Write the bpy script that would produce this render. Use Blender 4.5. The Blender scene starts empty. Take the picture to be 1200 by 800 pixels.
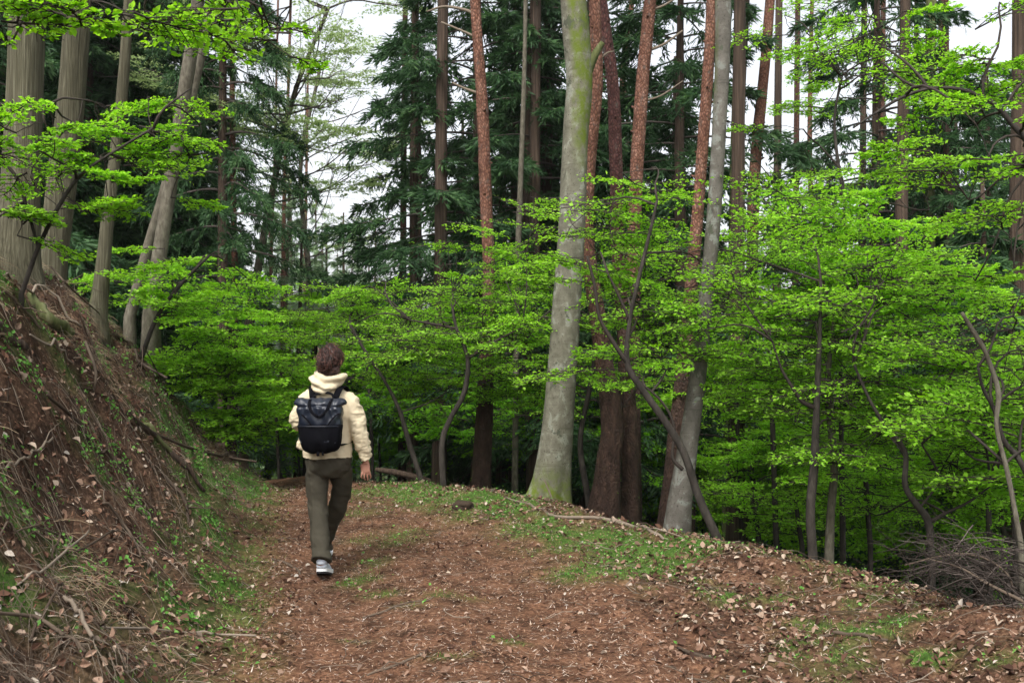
import bpy, math, random
import numpy as np
from mathutils import Vector, Matrix
SC = bpy.context.scene
COL = SC.collection
rng = np.random.default_rng(7)
random.seed(7)
PI = math.pi

# ------------------------------------------------------------------ camera
FPX = 1167.0                      # focal length in photo pixels (35 mm)
CAM_Z = 1.6
PITCH = math.atan(15 / FPX)
cam_d = bpy.data.cameras.new('camera')
cam = bpy.data.objects.new('camera', cam_d); COL.objects.link(cam)
cam.location = (0, 0, CAM_Z)
cam.rotation_euler = (PI / 2 + PITCH, 0, 0)
cam_d.sensor_width = 36; cam_d.lens = FPX / 1200 * 36
cam_d.clip_end = 900; cam_d.clip_start = 0.05
cam_d.dof.use_dof = True; cam_d.dof.focus_distance = 7.6; cam_d.dof.aperture_fstop = 4.0
SC.camera = cam

# ------------------------------------------------------------------ light: bright overcast
SUN_EL, SUN_AZ = math.radians(52), math.radians(200)
w = bpy.data.worlds.new('World'); SC.world = w; w.use_nodes = True
nt = w.node_tree; nt.nodes.clear()
sky = nt.nodes.new('ShaderNodeTexSky'); sky.sky_type = 'NISHITA'; sky.sun_disc = False
sky.sun_elevation = SUN_EL; sky.sun_rotation = SUN_AZ
sky.air_density = 1.0; sky.dust_density = 4.0; sky.ozone_density = 1.0
hs = nt.nodes.new('ShaderNodeHueSaturation'); hs.inputs['Saturation'].default_value = 0.22
bg = nt.nodes.new('ShaderNodeBackground'); bg.inputs['Strength'].default_value = 0.15
wo = nt.nodes.new('ShaderNodeOutputWorld')
nt.links.new(sky.outputs[0], hs.inputs['Color']); nt.links.new(hs.outputs[0], bg.inputs['Color'])
nt.links.new(bg.outputs[0], wo.inputs['Surface'])
sun_d = bpy.data.lights.new('sun', 'SUN'); sun_d.energy = 1.5; sun_d.angle = math.radians(16); sun_d.color = (1, .97, .92)
sun = bpy.data.objects.new('sun', sun_d); COL.objects.link(sun)
sd = Vector((math.sin(SUN_AZ) * math.cos(SUN_EL), math.cos(SUN_AZ) * math.cos(SUN_EL), math.sin(SUN_EL)))
sun.rotation_euler = (-sd).to_track_quat('-Z', 'Y').to_euler()
SC.view_settings.view_transform = 'Standard'
SC.view_settings.look = 'None'
SC.view_settings.gamma = 1
SC.view_settings.exposure = 1.15
SC.cycles.max_bounces = 7; SC.cycles.diffuse_bounces = 3; SC.cycles.glossy_bounces = 2
SC.cycles.transmission_bounces = 4; SC.cycles.transparent_max_bounces = 8

# ------------------------------------------------------------------ numeric helpers
def at(px, py, Y):
    u = (px - 600) / FPX; v = (400 - py) / FPX
    dy = math.cos(PITCH) - v * math.sin(PITCH); dz = math.sin(PITCH) + v * math.cos(PITCH)
    return np.array([u / dy * Y, Y, CAM_Z + dz / dy * Y])

_T = rng.random(8192)
def _h(ix, iy, iz):
    return _T[(ix * 73856093 ^ iy * 19349663 ^ iz * 83492791) & 8191]
def noise(x, y, z=0.0):
    x, y, z = np.broadcast_arrays(np.asarray(x, float), np.asarray(y, float), np.asarray(z, float))
    fx, fy, fz = np.floor(x), np.floor(y), np.floor(z)
    ix, iy, iz = fx.astype(np.int64), fy.astype(np.int64), fz.astype(np.int64)
    a, b, c = x - fx, y - fy, z - fz
    a = a * a * (3 - 2 * a); b = b * b * (3 - 2 * b); c = c * c * (3 - 2 * c)
    r = 0
    for dx in (0, 1):
        for dy in (0, 1):
            for dz in (0, 1):
                r = r + _h(ix + dx, iy + dy, iz + dz) * (a if dx else 1 - a) * (b if dy else 1 - b) * (c if dz else 1 - c)
    return r * 2 - 1
def fbm(x, y, z=0.0, o=4):
    s, a = 0, 1.0
    for k in range(o):
        f = 2.03 ** k
        s = s + a * noise(np.asarray(x) * f + 13.1 * k, np.asarray(y) * f + 7.7 * k, np.asarray(z) * f); a *= .5
    return s

def nrm(a):
    return a / np.maximum(np.linalg.norm(a, axis=-1, keepdims=True), 1e-9)

class MB:
    """collects vertices and faces, builds one mesh object"""
    def __init__(s): s.V = []; s.F = []; s.R = []; s.M = []; s.n = 0
    def add(s, V, F, r=0.5, mat=0):
        V = np.asarray(V, float).reshape(-1, 3)
        s.V.append(V)
        s.R.append(np.broadcast_to(np.asarray(r, float), (len(V),)).copy())
        for f in (F if isinstance(F, list) else [F]):
            f = np.asarray(f, np.int64)
            if len(f): s.F.append(f + s.n); s.M.append(np.full(len(f), mat))
        s.n += len(V)
        return s
    def build(s, name, mats, parent=None, smooth=True):
        me = bpy.data.meshes.new(name)
        V = np.concatenate(s.V)
        sizes = np.concatenate([np.full(len(f), f.shape[1]) for f in s.F])
        loops = np.concatenate([f.ravel() for f in s.F])
        me.vertices.add(len(V)); me.vertices.foreach_set('co', V.astype(np.float32).ravel())
        me.loops.add(len(loops)); me.loops.foreach_set('vertex_index', loops.astype(np.int32))
        me.polygons.add(len(sizes))
        st = np.zeros(len(sizes), np.int32); st[1:] = np.cumsum(sizes)[:-1]
        me.polygons.foreach_set('loop_start', st)
        if not isinstance(mats, (list, tuple)): mats = [mats]
        for m in mats: me.materials.append(m)
        if len(mats) > 1: me.polygons.foreach_set('material_index', np.concatenate(s.M).astype(np.int32))
        me.polygons.foreach_set('use_smooth', np.full(len(sizes), smooth))
        a = me.attributes.new('rnd', 'FLOAT', 'POINT'); a.data.foreach_set('value', np.concatenate(s.R).astype(np.float32))
        me.update(calc_edges=True)
        o = bpy.data.objects.new(name, me); COL.objects.link(o)
        if parent is not None: o.parent = parent
        return o

def tubes(P, R, segs=6, ref=None, R2=None, cap=True):
    """P (N,n,3) polylines, R (N,n) radii -> verts, faces"""
    P = np.asarray(P, float); R = np.asarray(R, float)
    if P.ndim == 2: P = P[None]; R = R[None]
    if R2 is None: R2 = R
    else:
        R2 = np.asarray(R2, float)
        if R2.ndim == 1: R2 = R2[None]
    N, n, _ = P.shape
    T = np.empty_like(P); T[:, 1:-1] = P[:, 2:] - P[:, :-2]; T[:, 0] = P[:, 1] - P[:, 0]; T[:, -1] = P[:, -1] - P[:, -2]
    T = nrm(T)
    if ref is None:
        m = nrm(T.mean(1)); ref = np.where(np.abs(m[:, 2:3]) > .8, np.array([[1., 0, 0]]), np.array([[0, 0, 1.]]))
    ref = np.broadcast_to(np.asarray(ref, float).reshape(-1, 1, 3), P.shape)
    A = nrm(ref - T * (ref * T).sum(-1, keepdims=True)); B = np.cross(T, A)
    th = np.arange(segs) * 2 * PI / segs
    V = P[:, :, None] + A[:, :, None] * (np.cos(th)[:, None] * R[:, :, None, None]) + B[:, :, None] * (np.sin(th)[:, None] * R2[:, :, None, None])
    idx = np.arange(N * n * segs).reshape(N, n, segs); nx = np.roll(idx, -1, axis=2)
    F = [np.stack([idx[:, :-1], nx[:, :-1], nx[:, 1:], idx[:, 1:]], -1).reshape(-1, 4)]
    if cap and segs > 3:
        F.append(idx[:, -1, :].reshape(-1, segs)); F.append(idx[:, 0, ::-1].reshape(-1, segs))
    return V.reshape(-1, 3), F

def smooth_poly(pts, n, cols=None):
    """Catmull-Rom resample of points (k,c) to n rows"""
    p = np.asarray(pts, float); k = len(p)
    q = np.vstack([2 * p[0] - p[1], p, 2 * p[-1] - p[-2]])
    t = np.linspace(0, k - 1 - 1e-6, n); i = t.astype(int); f = (t - i)[:, None]
    a, b, c, d = q[i], q[i + 1], q[i + 2], q[i + 3]
    return .5 * (2 * b + (c - a) * f + (2 * a - 5 * b + 4 * c - d) * f ** 2 + (3 * b - 3 * c + d - a) * f ** 3)

def join(a, b):
    for V in b.V: a.V.append(V)
    for f, m in zip(b.F, b.M): a.F.append(f + a.n); a.M.append(np.full(len(m), 1))
    a.R += b.R; a.n += b.n
def empty(name, loc, label=None, cat=None, group=None):
    o = bpy.data.objects.new(name, None); COL.objects.link(o); o.location = tuple(loc); o.empty_display_size = .2
    tag(o, label, cat, group); return o
def tag(o, label=None, cat=None, group=None, kind=None):
    if label: o['label'] = label
    if cat: o['category'] = cat
    if group: o['group'] = group
    if kind: o['kind'] = kind
    return o
def shift(mb, loc):
    mb.V = [v - np.asarray(loc) for v in mb.V]; return mb

# ------------------------------------------------------------------ materials
def mat(name, rough=.8):
    m = bpy.data.materials.new(name); m.use_nodes = True
    b = m.node_tree.nodes['Principled BSDF']; b.inputs['Roughness'].default_value = rough
    b.inputs['Specular IOR Level'].default_value = .25
    return m, m.node_tree, b
def node(nt, typ, **kw):
    n = nt.nodes.new(typ)
    for k, v in kw.items(): setattr(n, k, v)
    return n
def ramp(nt, fac, stops):
    r = node(nt, 'ShaderNodeValToRGB'); e = r.color_ramp.elements
    while len(e) < len(stops): e.new(.5)
    for el, (p, c) in zip(e, stops): el.position = p; el.color = (*c, 1) if len(c) == 3 else c
    nt.links.new(fac, r.inputs[0]); return r.outputs[0]
def ntex(nt, scale, vec=None, detail=5, rough=.6, dist=0):
    n = node(nt, 'ShaderNodeTexNoise'); n.inputs['Scale'].default_value = scale; n.inputs['Detail'].default_value = detail
    n.inputs['Roughness'].default_value = rough; n.inputs['Distortion'].default_value = dist
    if vec is not None: nt.links.new(vec, n.inputs['Vector'])
    return n.outputs['Fac']
def mapping(nt, scale, coord='Object'):
    tc = node(nt, 'ShaderNodeTexCoord'); mp = node(nt, 'ShaderNodeMapping'); mp.inputs['Scale'].default_value = scale
    nt.links.new(tc.outputs[coord], mp.inputs['Vector']); return mp.outputs[0]
def mixc(nt, fac, a, b):
    m = node(nt, 'ShaderNodeMix', data_type='RGBA')
    for sock, v in ((m.inputs[0], fac), (m.inputs[6], a), (m.inputs[7], b)):
        if isinstance(v, (int, float)): sock.default_value = v
        elif isinstance(v, tuple): sock.default_value = (*v, 1)
        else: nt.links.new(v, sock)
    return m.outputs[2]
def bump(nt, b, h, strength=.5, dist=.02):
    n = node(nt, 'ShaderNodeBump'); n.inputs['Strength'].default_value = strength; n.inputs['Distance'].default_value = dist
    nt.links.new(h, n.inputs['Height']); nt.links.new(n.outputs[0], b.inputs['Normal'])
def attr(nt, name='rnd'):
    a = node(nt, 'ShaderNodeAttribute'); a.attribute_name = name; return a.outputs['Fac']

def bark(name, cols, zs, xs, bump_s=.6, moss=None, patches=None, mossamt=.5, lower=None):
    """cols dark->light; zs/xs noise scale along / across the trunk"""
    m, nt, b = mat(name, .9)
    v = mapping(nt, (xs, xs, zs))
    f = ntex(nt, 1.0, v, 6, .65, .3)
    c = ramp(nt, f, [(.3, cols[0]), (.5, cols[1]), (.7, cols[2])])
    big = ntex(nt, 1.0, mapping(nt, (2.2, 2.2, .9)), 4)
    c = mixc(nt, ramp(nt, big, [(.35, (0, 0, 0)), (.7, (1, 1, 1))]), c, ramp(nt, f, [(.3, cols[0]), (.75, cols[1])]))
    if patches:
        pm = ramp(nt, ntex(nt, 1.0, mapping(nt, (9, 9, 7)), 4, .6, .5), [(.56, (0, 0, 0)), (.62, (1, 1, 1))])
        c = mixc(nt, pm, c, patches)
        pm2 = ramp(nt, ntex(nt, 1.0, mapping(nt, (5, 5, 3.4)), 5, .7, .2), [(.60, (0, 0, 0)), (.64, (1, 1, 1))])
        c = mixc(nt, pm2, c, (.06, .065, .045))
        wv = node(nt, 'ShaderNodeTexNoise'); wv.inputs['Scale'].default_value = 1; wv.inputs['Detail'].default_value = 4; nt.links.new(mapping(nt, (3, 3, 55)), wv.inputs['Vector'])
        c = mixc(nt, ramp(nt, wv.outputs['Fac'], [(.32, (.45, .45, .45)), (.40, (0, 0, 0))]), c, tuple(v * .8 for v in cols[0]))
        sp_ = ramp(nt, ntex(nt, 1.0, mapping(nt, (60, 60, 45)), 3, .6), [(.60, (0, 0, 0)), (.68, (1, 1, 1))]); c = mixc(nt, sp_, c, tuple(v * .7 for v in cols[0]))
    if name.endswith('pine_bark') or 'pine_bark' in name:
        vo = node(nt, 'ShaderNodeTexVoronoi'); vo.feature = 'DISTANCE_TO_EDGE'; vo.inputs['Scale'].default_value = 1
        vm = mapping(nt, (30, 30, 16)); nz = node(nt, 'ShaderNodeTexNoise'); nz.inputs['Scale'].default_value = 5; nz.inputs['Detail'].default_value = 4
        ad = node(nt, 'ShaderNodeVectorMath', operation='ADD'); sc_ = node(nt, 'ShaderNodeVectorMath', operation='SCALE'); sc_.inputs['Scale'].default_value = 2.4
        nt.links.new(nz.outputs['Color'], sc_.inputs[0]); nt.links.new(vm, ad.inputs[0]); nt.links.new(sc_.outputs[0], ad.inputs[1]); nt.links.new(ad.outputs[0], vo.inputs['Vector'])
        crack = ramp(nt, vo.outputs['Distance'], [(.02, (.7, .7, .7)), (.2, (0, 0, 0))])
        c = mixc(nt, crack, c, tuple(v * .55 for v in cols[0]))
        sp2 = ramp(nt, ntex(nt, 1.0, mapping(nt, (14, 14, 8)), 5, .7), [(.56, (0, 0, 0)), (.66, (.8, .8, .8))]); c = mixc(nt, sp2, c, (.09, .075, .065))
        bump(nt, b, vo.outputs['Distance'], .9, .03)
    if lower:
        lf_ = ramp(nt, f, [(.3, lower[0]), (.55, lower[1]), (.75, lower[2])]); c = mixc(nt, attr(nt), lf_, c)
    if moss:
        mm = ramp(nt, attr(nt, 'rnd'), [(.45, (0, 0, 0)), (.75, (1, 1, 1))])
        mn = ramp(nt, ntex(nt, 1.0, mapping(nt, (11, 11, 8)), 6, .7), [(.38, (0, 0, 0)), (.58, (1, 1, 1))])
        mu = node(nt, 'ShaderNodeMath', operation='MULTIPLY'); nt.links.new(mm, mu.inputs[0]); nt.links.new(mn, mu.inputs[1])
        c = mixc(nt, mu.outputs[0], c, moss)
    nt.links.new(c, b.inputs['Base Color'])
    if 'pine_bark' not in name: bump(nt, b, f, bump_s, .03)
    return m

def leafmat(name, c0, c1, c2, trans=.45, rough=.55):
    m, nt, b = mat(name, rough)
    c = ramp(nt, attr(nt), [(0, c0), (.5, c1), (1, c2)])
    nt.links.new(c, b.inputs['Base Color'])
    tr = node(nt, 'ShaderNodeBsdfTranslucent')
    hs = node(nt, 'ShaderNodeHueSaturation'); hs.inputs['Value'].default_value = 1.35; hs.inputs['Saturation'].default_value = 1.05
    nt.links.new(c, hs.inputs['Color']); nt.links.new(hs.outputs[0], tr.inputs['Color'])
    mx = node(nt, 'ShaderNodeMixShader'); mx.inputs[0].default_value = trans
    nt.links.new(b.outputs[0], mx.inputs[1]); nt.links.new(tr.outputs[0], mx.inputs[2])
    nt.links.new(mx.outputs[0], nt.nodes['Material Output'].inputs['Surface'])
    return m
def rampmat(name, stops, rough=.9, spec=.15):
    m, nt, b = mat(name, rough); b.inputs['Specular IOR Level'].default_value = spec
    nt.links.new(ramp(nt, attr(nt), stops), b.inputs['Base Color']); return m

M = {}
M['cedar'] = bark('cedar_bark', [(.034, .030, .016), (.105, .096, .060), (.21, .20, .135)], 1.6, 75, 1.0, moss=(.06, .085, .015))
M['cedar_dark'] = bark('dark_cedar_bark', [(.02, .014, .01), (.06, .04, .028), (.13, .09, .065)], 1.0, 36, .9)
M['beech'] = bark('smooth_grey_bark', [(.075, .072, .05), (.135, .128, .095), (.205, .195, .15)], 7, 9, .3,
                  moss=(.085, .115, .012), patches=(.19, .195, .155))
M['beech_dark'] = bark('weathered_grey_bark', [(.06, .055, .045), (.11, .10, .085), (.17, .16, .135)], 7, 9, .4, moss=(.07, .09, .02), patches=(.16, .165, .145))
M['redpine'] = bark('red_pine_bark', [(.075, .03, .018), (.215, .10, .066), (.33, .19, .14)], 6, 17, .9, lower=[(.02, .012, .009), (.055, .032, .024), (.12, .07, .05)])  # lower: naturally dark old bark, with foliage shade also put into the colour
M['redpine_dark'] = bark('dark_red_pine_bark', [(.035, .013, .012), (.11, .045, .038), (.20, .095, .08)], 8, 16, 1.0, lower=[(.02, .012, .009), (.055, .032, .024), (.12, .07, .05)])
M['pine_base'] = bark('old_pine_bark', [(.03, .013, .009), (.10, .045, .03), (.17, .085, .06)], 2.2, 17, 1.0)
M['sapling'] = bark('sapling_bark', [(.012, .010, .008), (.034, .028, .023), (.07, .06, .05)], 8, 20, .4)
M['palestem'] = bark('pale_stem_bark', [(.05, .042, .03), (.11, .098, .072), (.19, .175, .135)], 9, 24, .4)
M['mosstrunk'] = bark('mossy_bark', [(.04, .05, .015), (.09, .10, .035), (.19, .18, .11)], 4, 18, .6)
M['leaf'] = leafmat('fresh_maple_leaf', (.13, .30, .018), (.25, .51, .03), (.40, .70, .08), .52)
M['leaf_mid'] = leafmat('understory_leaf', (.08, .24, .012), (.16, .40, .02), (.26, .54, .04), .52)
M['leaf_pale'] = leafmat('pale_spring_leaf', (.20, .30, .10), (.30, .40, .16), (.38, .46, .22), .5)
M['needle'] = leafmat('dark_conifer_needle', (.012, .036, .012), (.032, .082, .028), (.075, .150, .048), .28, .6)
M['needle_hazed'] = leafmat('haze_paled_needle', (.12, .19, .10), (.20, .29, .15), (.30, .40, .22), .35, .6)  # far foliage: haze put into the colour, paler than the needles themselves
M['dead'] = rampmat('dead_twig', [(0, (.04, .028, .02)), (.5, (.11, .082, .06)), (1, (.22, .18, .14))])
M['twigdark'] = rampmat('dark_twig', [(0, (.022, .017, .014)), (1, (.07, .058, .048))])
M['branchgrey'] = rampmat('bare_branch', [(0, (.05, .04, .035)), (1, (.16, .14, .12))])

# ------------------------------------------------------------------ terrain
_ys = np.linspace(-60, 200, 2601)
def curve(pts):
    x, y = zip(*pts); v = np.interp(_ys, x, y); k = np.ones(13) / 13
    v = np.convolve(np.pad(v, 6, 'edge'), k, 'valid'); return lambda Y: np.interp(Y, _ys, v)
XL = curve([(-60, 10), (-5, -.2), (0, -.75), (4.85, -1.37), (7.6, -2.0), (10, -2.53), (12.9, -3.1), (16, -4.3), (20, -6.6), (25, -10), (40, -20), (200, -90)])
XR = curve([(-60, 14), (-5, 2.4), (0, 1.6), (4.85, .95), (7.6, .62), (10, -.6), (12.9, -1.88), (16, -3.0), (20, -5.2), (25, -8.5), (40, -18), (200, -88)])
XE = curve([(-60, 18), (-5, 5.4), (0, 4.4), (5.4, 3.35), (6.5, 2.95), (7.8, 2.3), (9.1, 1.3), (11.3, -.1), (12.9, -1.5), (16, -2.5), (20, -4.6), (25, -7.9), (40, -17), (200, -87)])
ZP = curve([(-60, .5), (0, 0), (11.5, 0), (16, -.45), (20, -1.1), (30, -2.2), (60, -3), (200, -3)])
HB = curve([(-60, 2.6), (6, 2.55), (9, 2.42), (12, 2.15), (16, 1.8), (20, 1.8), (30, 2.5), (200, 3)])
def hgt(x, y, detail=True):
    x = np.asarray(x, float); y = np.asarray(y, float)
    z = ZP(y)
    e = XL(y) - x
    t = np.clip((e + .15) / 2.4, 0, 1); prof = t ** np.interp(y, [4, 8], [2.15, 1.5]) * (1 + .22 * np.sin(t * PI)) 
    bankh = HB(y) * prof + np.maximum(e - 2.25, 0) * .20 * np.exp(-np.maximum(e - 2.25, 0) / 40)
    bank = np.clip(e / .5, 0, 1)
    z = z + np.where(e > -.15, bankh, 0)
    d = x - XE(y)
    dd = np.maximum(d + .1, 0)
    z = z - 4.2 * (1 - np.exp(-(dd ** 1.4) * .42 / 4.2))
    z = z + .10 * np.exp(-((d + .6) / .45) ** 2)
    far = np.clip((y - 45) / 60, 0, 1)
    z = z + far * 3.0
    if detail:
        pth = np.clip(np.minimum(x - XL(y), XR(y) - x) / .3, 0, 1)
        amp = .03 + .0 * x
        z = z + fbm(x * .9, y * .9, 3.3, 3) * (.03 + .05 * (1 - pth)) 
        z = z + fbm(x * 5, y * 5, 0, 3) * (.006 + .016 * (1 - pth) + .03 * bank)
        z = z + np.clip(e / 1.5, 0, 1) * (.16 * fbm(x * .7, y * 1.0, 21, 2) + .10 * np.clip(fbm(x * 1.6, y * 1.3, 31, 2) * 3, -1, 1)) + bank * (fbm(x * 1.1, y * 2.2, 9, 3) * .15 + np.abs(fbm(x * 2.2, y * 3.0, 5, 3)) * -.12 + .05 * np.abs(fbm(x * 9, y * 9, 2.5, 2)))
        z = z + fbm(x * 16, y * 16, 1, 2) * (.004 + .009 * (1 - pth))
        mid = (XL(y) + XR(y)) / 2
        z = z + pth * (.02 * np.cos((x - mid) / .62 * PI))
    return z
def gnormal(x, y, e=.04):
    hx = (hgt(x + e, y) - hgt(x - e, y)) / (2 * e); hy = (hgt(x, y + e) - hgt(x, y - e)) / (2 * e)
    return nrm(np.stack([-hx, -hy, np.ones_like(hx)], -1))
def gp(px, py):
    Y = CAM_Z * FPX / (py - 415); return (px - 600) / FPX * Y, Y
# green patches (grass and herbs)
GSPOT = []
for px, py, sx, sy, a in [(445, 632, .30, .35, .8), (440, 655, .16, .2, .9), (475, 622, .2, .3, .7), (430, 672, .12, .14, 1), (408, 678, .1, .12, .9), (450, 690, .14, .12, .9), (482, 706, .12, .1, .8), (512, 774, .10, .05, 1.6),
                          (420, 748, .09, .05, 1.3), (458, 574, .3, .5, 1), (425, 602, .2, .3, .8), (550, 771, .05, .05, 1.1), (600, 752, .1, .05, .8), (516, 696, .12, .1, .7), (560, 700, .1, .08, .7),
                          (480, 575, .45, .7, 1.5), (520, 585, .4, .6, 1.4), (570, 600, .35, .5, 1.3), (610, 600, .25, .3, 1), (640, 625, .35, .35, 1.2), (690, 640, .4, .4, 1.3), (740, 648, .35, .3, 1.2), (700, 675, .3, .25, 1),
                          (770, 665, .25, .2, .9), (830, 655, .3, .2, .9), (760, 655, .3, .3, .9), (880, 655, .3, .2, .6), (1010, 690, .2, .15, .9), (900, 700, .15, .1, .8), (1015, 745, .12, .08, .8), (1090, 770, .12, .08, .9), (860, 700, .12, .1, .6), (1160, 780, .15, .1, .9), (940, 730, .12, .08, .8),
                          (225, 590, .35, .6, 1.3), (270, 585, .3, .5, 1.2), (255, 600, .3, .4, 1), (300, 570, .2, .5, .8), (210, 640, .3, .3, 1), (250, 660, .2, .25, .9), (275, 690, .15, .2, .8), (240, 715, .15, .12, .9), (210, 740, .12, .1, .7), (270, 755, .1, .08, .7), (190, 690, .15, .12, .6)]:
    GSPOT.append((*gp(px, py), sx, sy, a))
def green(x, y):
    g = 0 * x
    for cx, cy, sx, sy, a in GSPOT: g = g + (1.6 if cx > XR(cy) - .5 or cx < XL(cy) + .3 else .8) * a * np.exp(-((x - cx) / sx) ** 2 - ((y - cy) / sy) ** 2)
    e = XL(y) - x; d = x - XE(y)
    bankn = np.clip((fbm(x * 1.3, y * 1.3, 4.4, 3) - .02) * 2.2, 0, 1) * np.clip(e / .5, 0, 1) * np.clip((3.2 - e) / 1, 0, 1)
    edge = np.clip((e + .35) / .3, 0, 1) * np.clip((.6 - e) / .4, 0, 1) * .45
    right = np.clip((fbm(x * 1.8, y * 1.8, 8.4, 3) + .05) * 1.4, 0, 1) * np.clip((x - XR(y)) / .5, 0, 1) * .75
    wild = np.clip(d / 3 - .3, 0, 1) * 1.0
    g = g + bankn * 1.1 + edge + right + wild
    return np.clip(g * (.7 + .8 * fbm(x * 6, y * 6, 2.2, 3)), 0, 1.2)

def axis_coords(lo, hi, fine, far_lo, far_hi, grow=1.09):
    c = list(np.arange(lo, hi, fine)); s = fine
    while c[-1] < far_hi: s *= grow; c.append(c[-1] + s)
    s = fine; pre = []; v = lo
    while v > far_lo: s *= grow; v -= s; pre.append(v)
    return np.array(pre[::-1] + c)
gx = axis_coords(-5.4, 4.2, .030, -260, 260); gy = axis_coords(2.7, 14.5, .034, -60, 420)
X, Yg = np.meshgrid(gx, gy); Z = hgt(X, Yg)
gv = np.stack([X, Yg, Z], -1).reshape(-1, 3); nx_, ny_ = len(gx), len(gy)
ii = (np.arange(ny_ - 1)[:, None] * nx_ + np.arange(nx_ - 1)[None]).ravel()
quads = np.stack([ii, ii + 1, ii + nx_ + 1, ii + nx_], -1)
cx = gv[quads].mean(1)
on_path = (cx[:, 0] > XL(cx[:, 1]) + .05) & (cx[:, 0] < XR(cx[:, 1]) - .02) & (cx[:, 1] < 60)

def ground_mat(name):
    m, nt, b = mat(name, .95); b.inputs['Specular IOR Level'].default_value = .1
    g = mapping(nt, (1, 1, 1))
    n1 = ntex(nt, 38, g, 6, .7); n2 = ntex(nt, 4.5, g, 5, .65); n3 = ntex(nt, 120, g, 3, .7, 1.5)
    red = ramp(nt, n1, [(.25, (.03, .018, .012)), (.45, (.12, .060, .036)), (.6, (.205, .112, .068)), (.75, (.33, .23, .17))])
    soil = ramp(nt, n1, [(.3, (.02, .013, .009)), (.5, (.065, .038, .025)), (.7, (.17, .11, .075))])
    grn = ramp(nt, n1, [(.3, (.02, .05, .01)), (.6, (.06, .14, .02)), (.8, (.10, .2, .04))])
    pm = attr(nt, 'pathm'); gm = attr(nt, 'greenm')
    c = mixc(nt, pm, soil, red)
    dk = ramp(nt, n2, [(.35, (.22, .22, .22)), (.62, (1.2, 1.15, 1.1))])
    mm = node(nt, 'ShaderNodeMix', data_type='RGBA', blend_type='MULTIPLY'); mm.inputs[0].default_value = .8
    nt.links.new(c, mm.inputs[6]); nt.links.new(dk, mm.inputs[7])
    c = mixc(nt, gm, mm.outputs[2], grn)
    nt.links.new(c, b.inputs['Base Color'])
    bump(nt, b, n3, .8, .012)
    return m
M['ground'] = ground_mat('forest_floor'); M['path'] = ground_mat('needle_covered_earth')
def ground_part(name, mask, m):
    q = quads[mask]; used, inv = np.unique(q, return_inverse=True); q = inv.reshape(q.shape)
    mb = MB(); mb.add(gv[used], q); o = mb.build(name, m)
    x, y = gv[used, 0], gv[used, 1]
    pm = np.clip(np.minimum(x - XL(y) + .25, XR(y) + .35 - x) / .35 + fbm(x * 4, y * 4, 6, 2) * .4, 0, 1)
    pm = np.maximum(pm, np.where((x - XR(y) > 0) & (x - XE(y) < .3), .55, 0))
    for nme, val in (('pathm', pm), ('greenm', np.clip(green(x, y) * .8, 0, .85))):
        a = o.data.attributes.new(nme, 'FLOAT', 'POINT'); a.data.foreach_set('value', val.astype(np.float32))
    tag(o, kind='structure'); return o
ground_part('ground', ~on_path, M['ground']); ground_part('path', on_path, M['path'])

# ------------------------------------------------------------------ ground litter and ground cover (stuff)
def sample(n, x0, x1, y0, y1, dens):
    x = rng.uniform(x0, x1, n); y = y0 + (y1 - y0) * rng.random(n) ** 1.35
    k = rng.random(n) < dens(x, y); return x[k], y[k]
def frame(n):
    """tangent frame on normals n with random spin"""
    r = nrm(rng.normal(size=n.shape)); a = nrm(np.cross(n, r)); return a, np.cross(n, a)
def leaves_geo(c, d, nor, L, W, fold=.25, shape='rhomb', curl=0.0):
    """c centre/base, d direction, nor normal -> verts (N,k,3) and faces"""
    d = nrm(d); s = nrm(np.cross(nor, d)); u = np.cross(d, s); N = len(c)
    L = np.broadcast_to(L, (N,))[:, None]; W = np.broadcast_to(W, (N,))[:, None]
    if shape == 'rhomb':
        v = np.stack([c, c + d * L * .45 + s * W * .5 + u * W * fold, c + d * L - u * L * curl, c + d * L * .45 - s * W * .5 + u * W * fold], 1)
        b = np.arange(N)[:, None] * 4
        return v.reshape(-1, 3), np.concatenate([b + [0, 1, 2], b + [0, 2, 3]]), 4
    if shape == 'tri':
        v = np.stack([c - s * W * .5, c + s * W * .5, c + d * L], 1)
        return v.reshape(-1, 3), np.arange(N * 3).reshape(N, 3), 3
    if shape == 'oval':   # 8-vertex pointed oval, folded on the midrib
        pts = [(0, 0), (.22, .38), (.55, .5), (.82, .26), (1, 0), (.82, -.26), (.55, -.5), (.22, -.38)]
        v = np.stack([c + d * L * a + s * W * w_ + u * W * fold * abs(w_) * 2 - u * L * curl * a * a for a, w_ in pts], 1)
        b = np.arange(N)[:, None] * 8
        return v.reshape(-1, 3), np.concatenate([b + [0, 1, 2], b + [0, 2, 3], b + [0, 3, 4], b + [0, 4, 5], b + [0, 5, 6], b + [0, 6, 7]]), 8
pathness = lambda x, y: np.clip(np.minimum(x - XL(y) + .2, XR(y) + .2 - x) / .4, 0, 1)
bankness = lambda x, y: np.clip((XL(y) - x) / .4, 0, 1)

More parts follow.
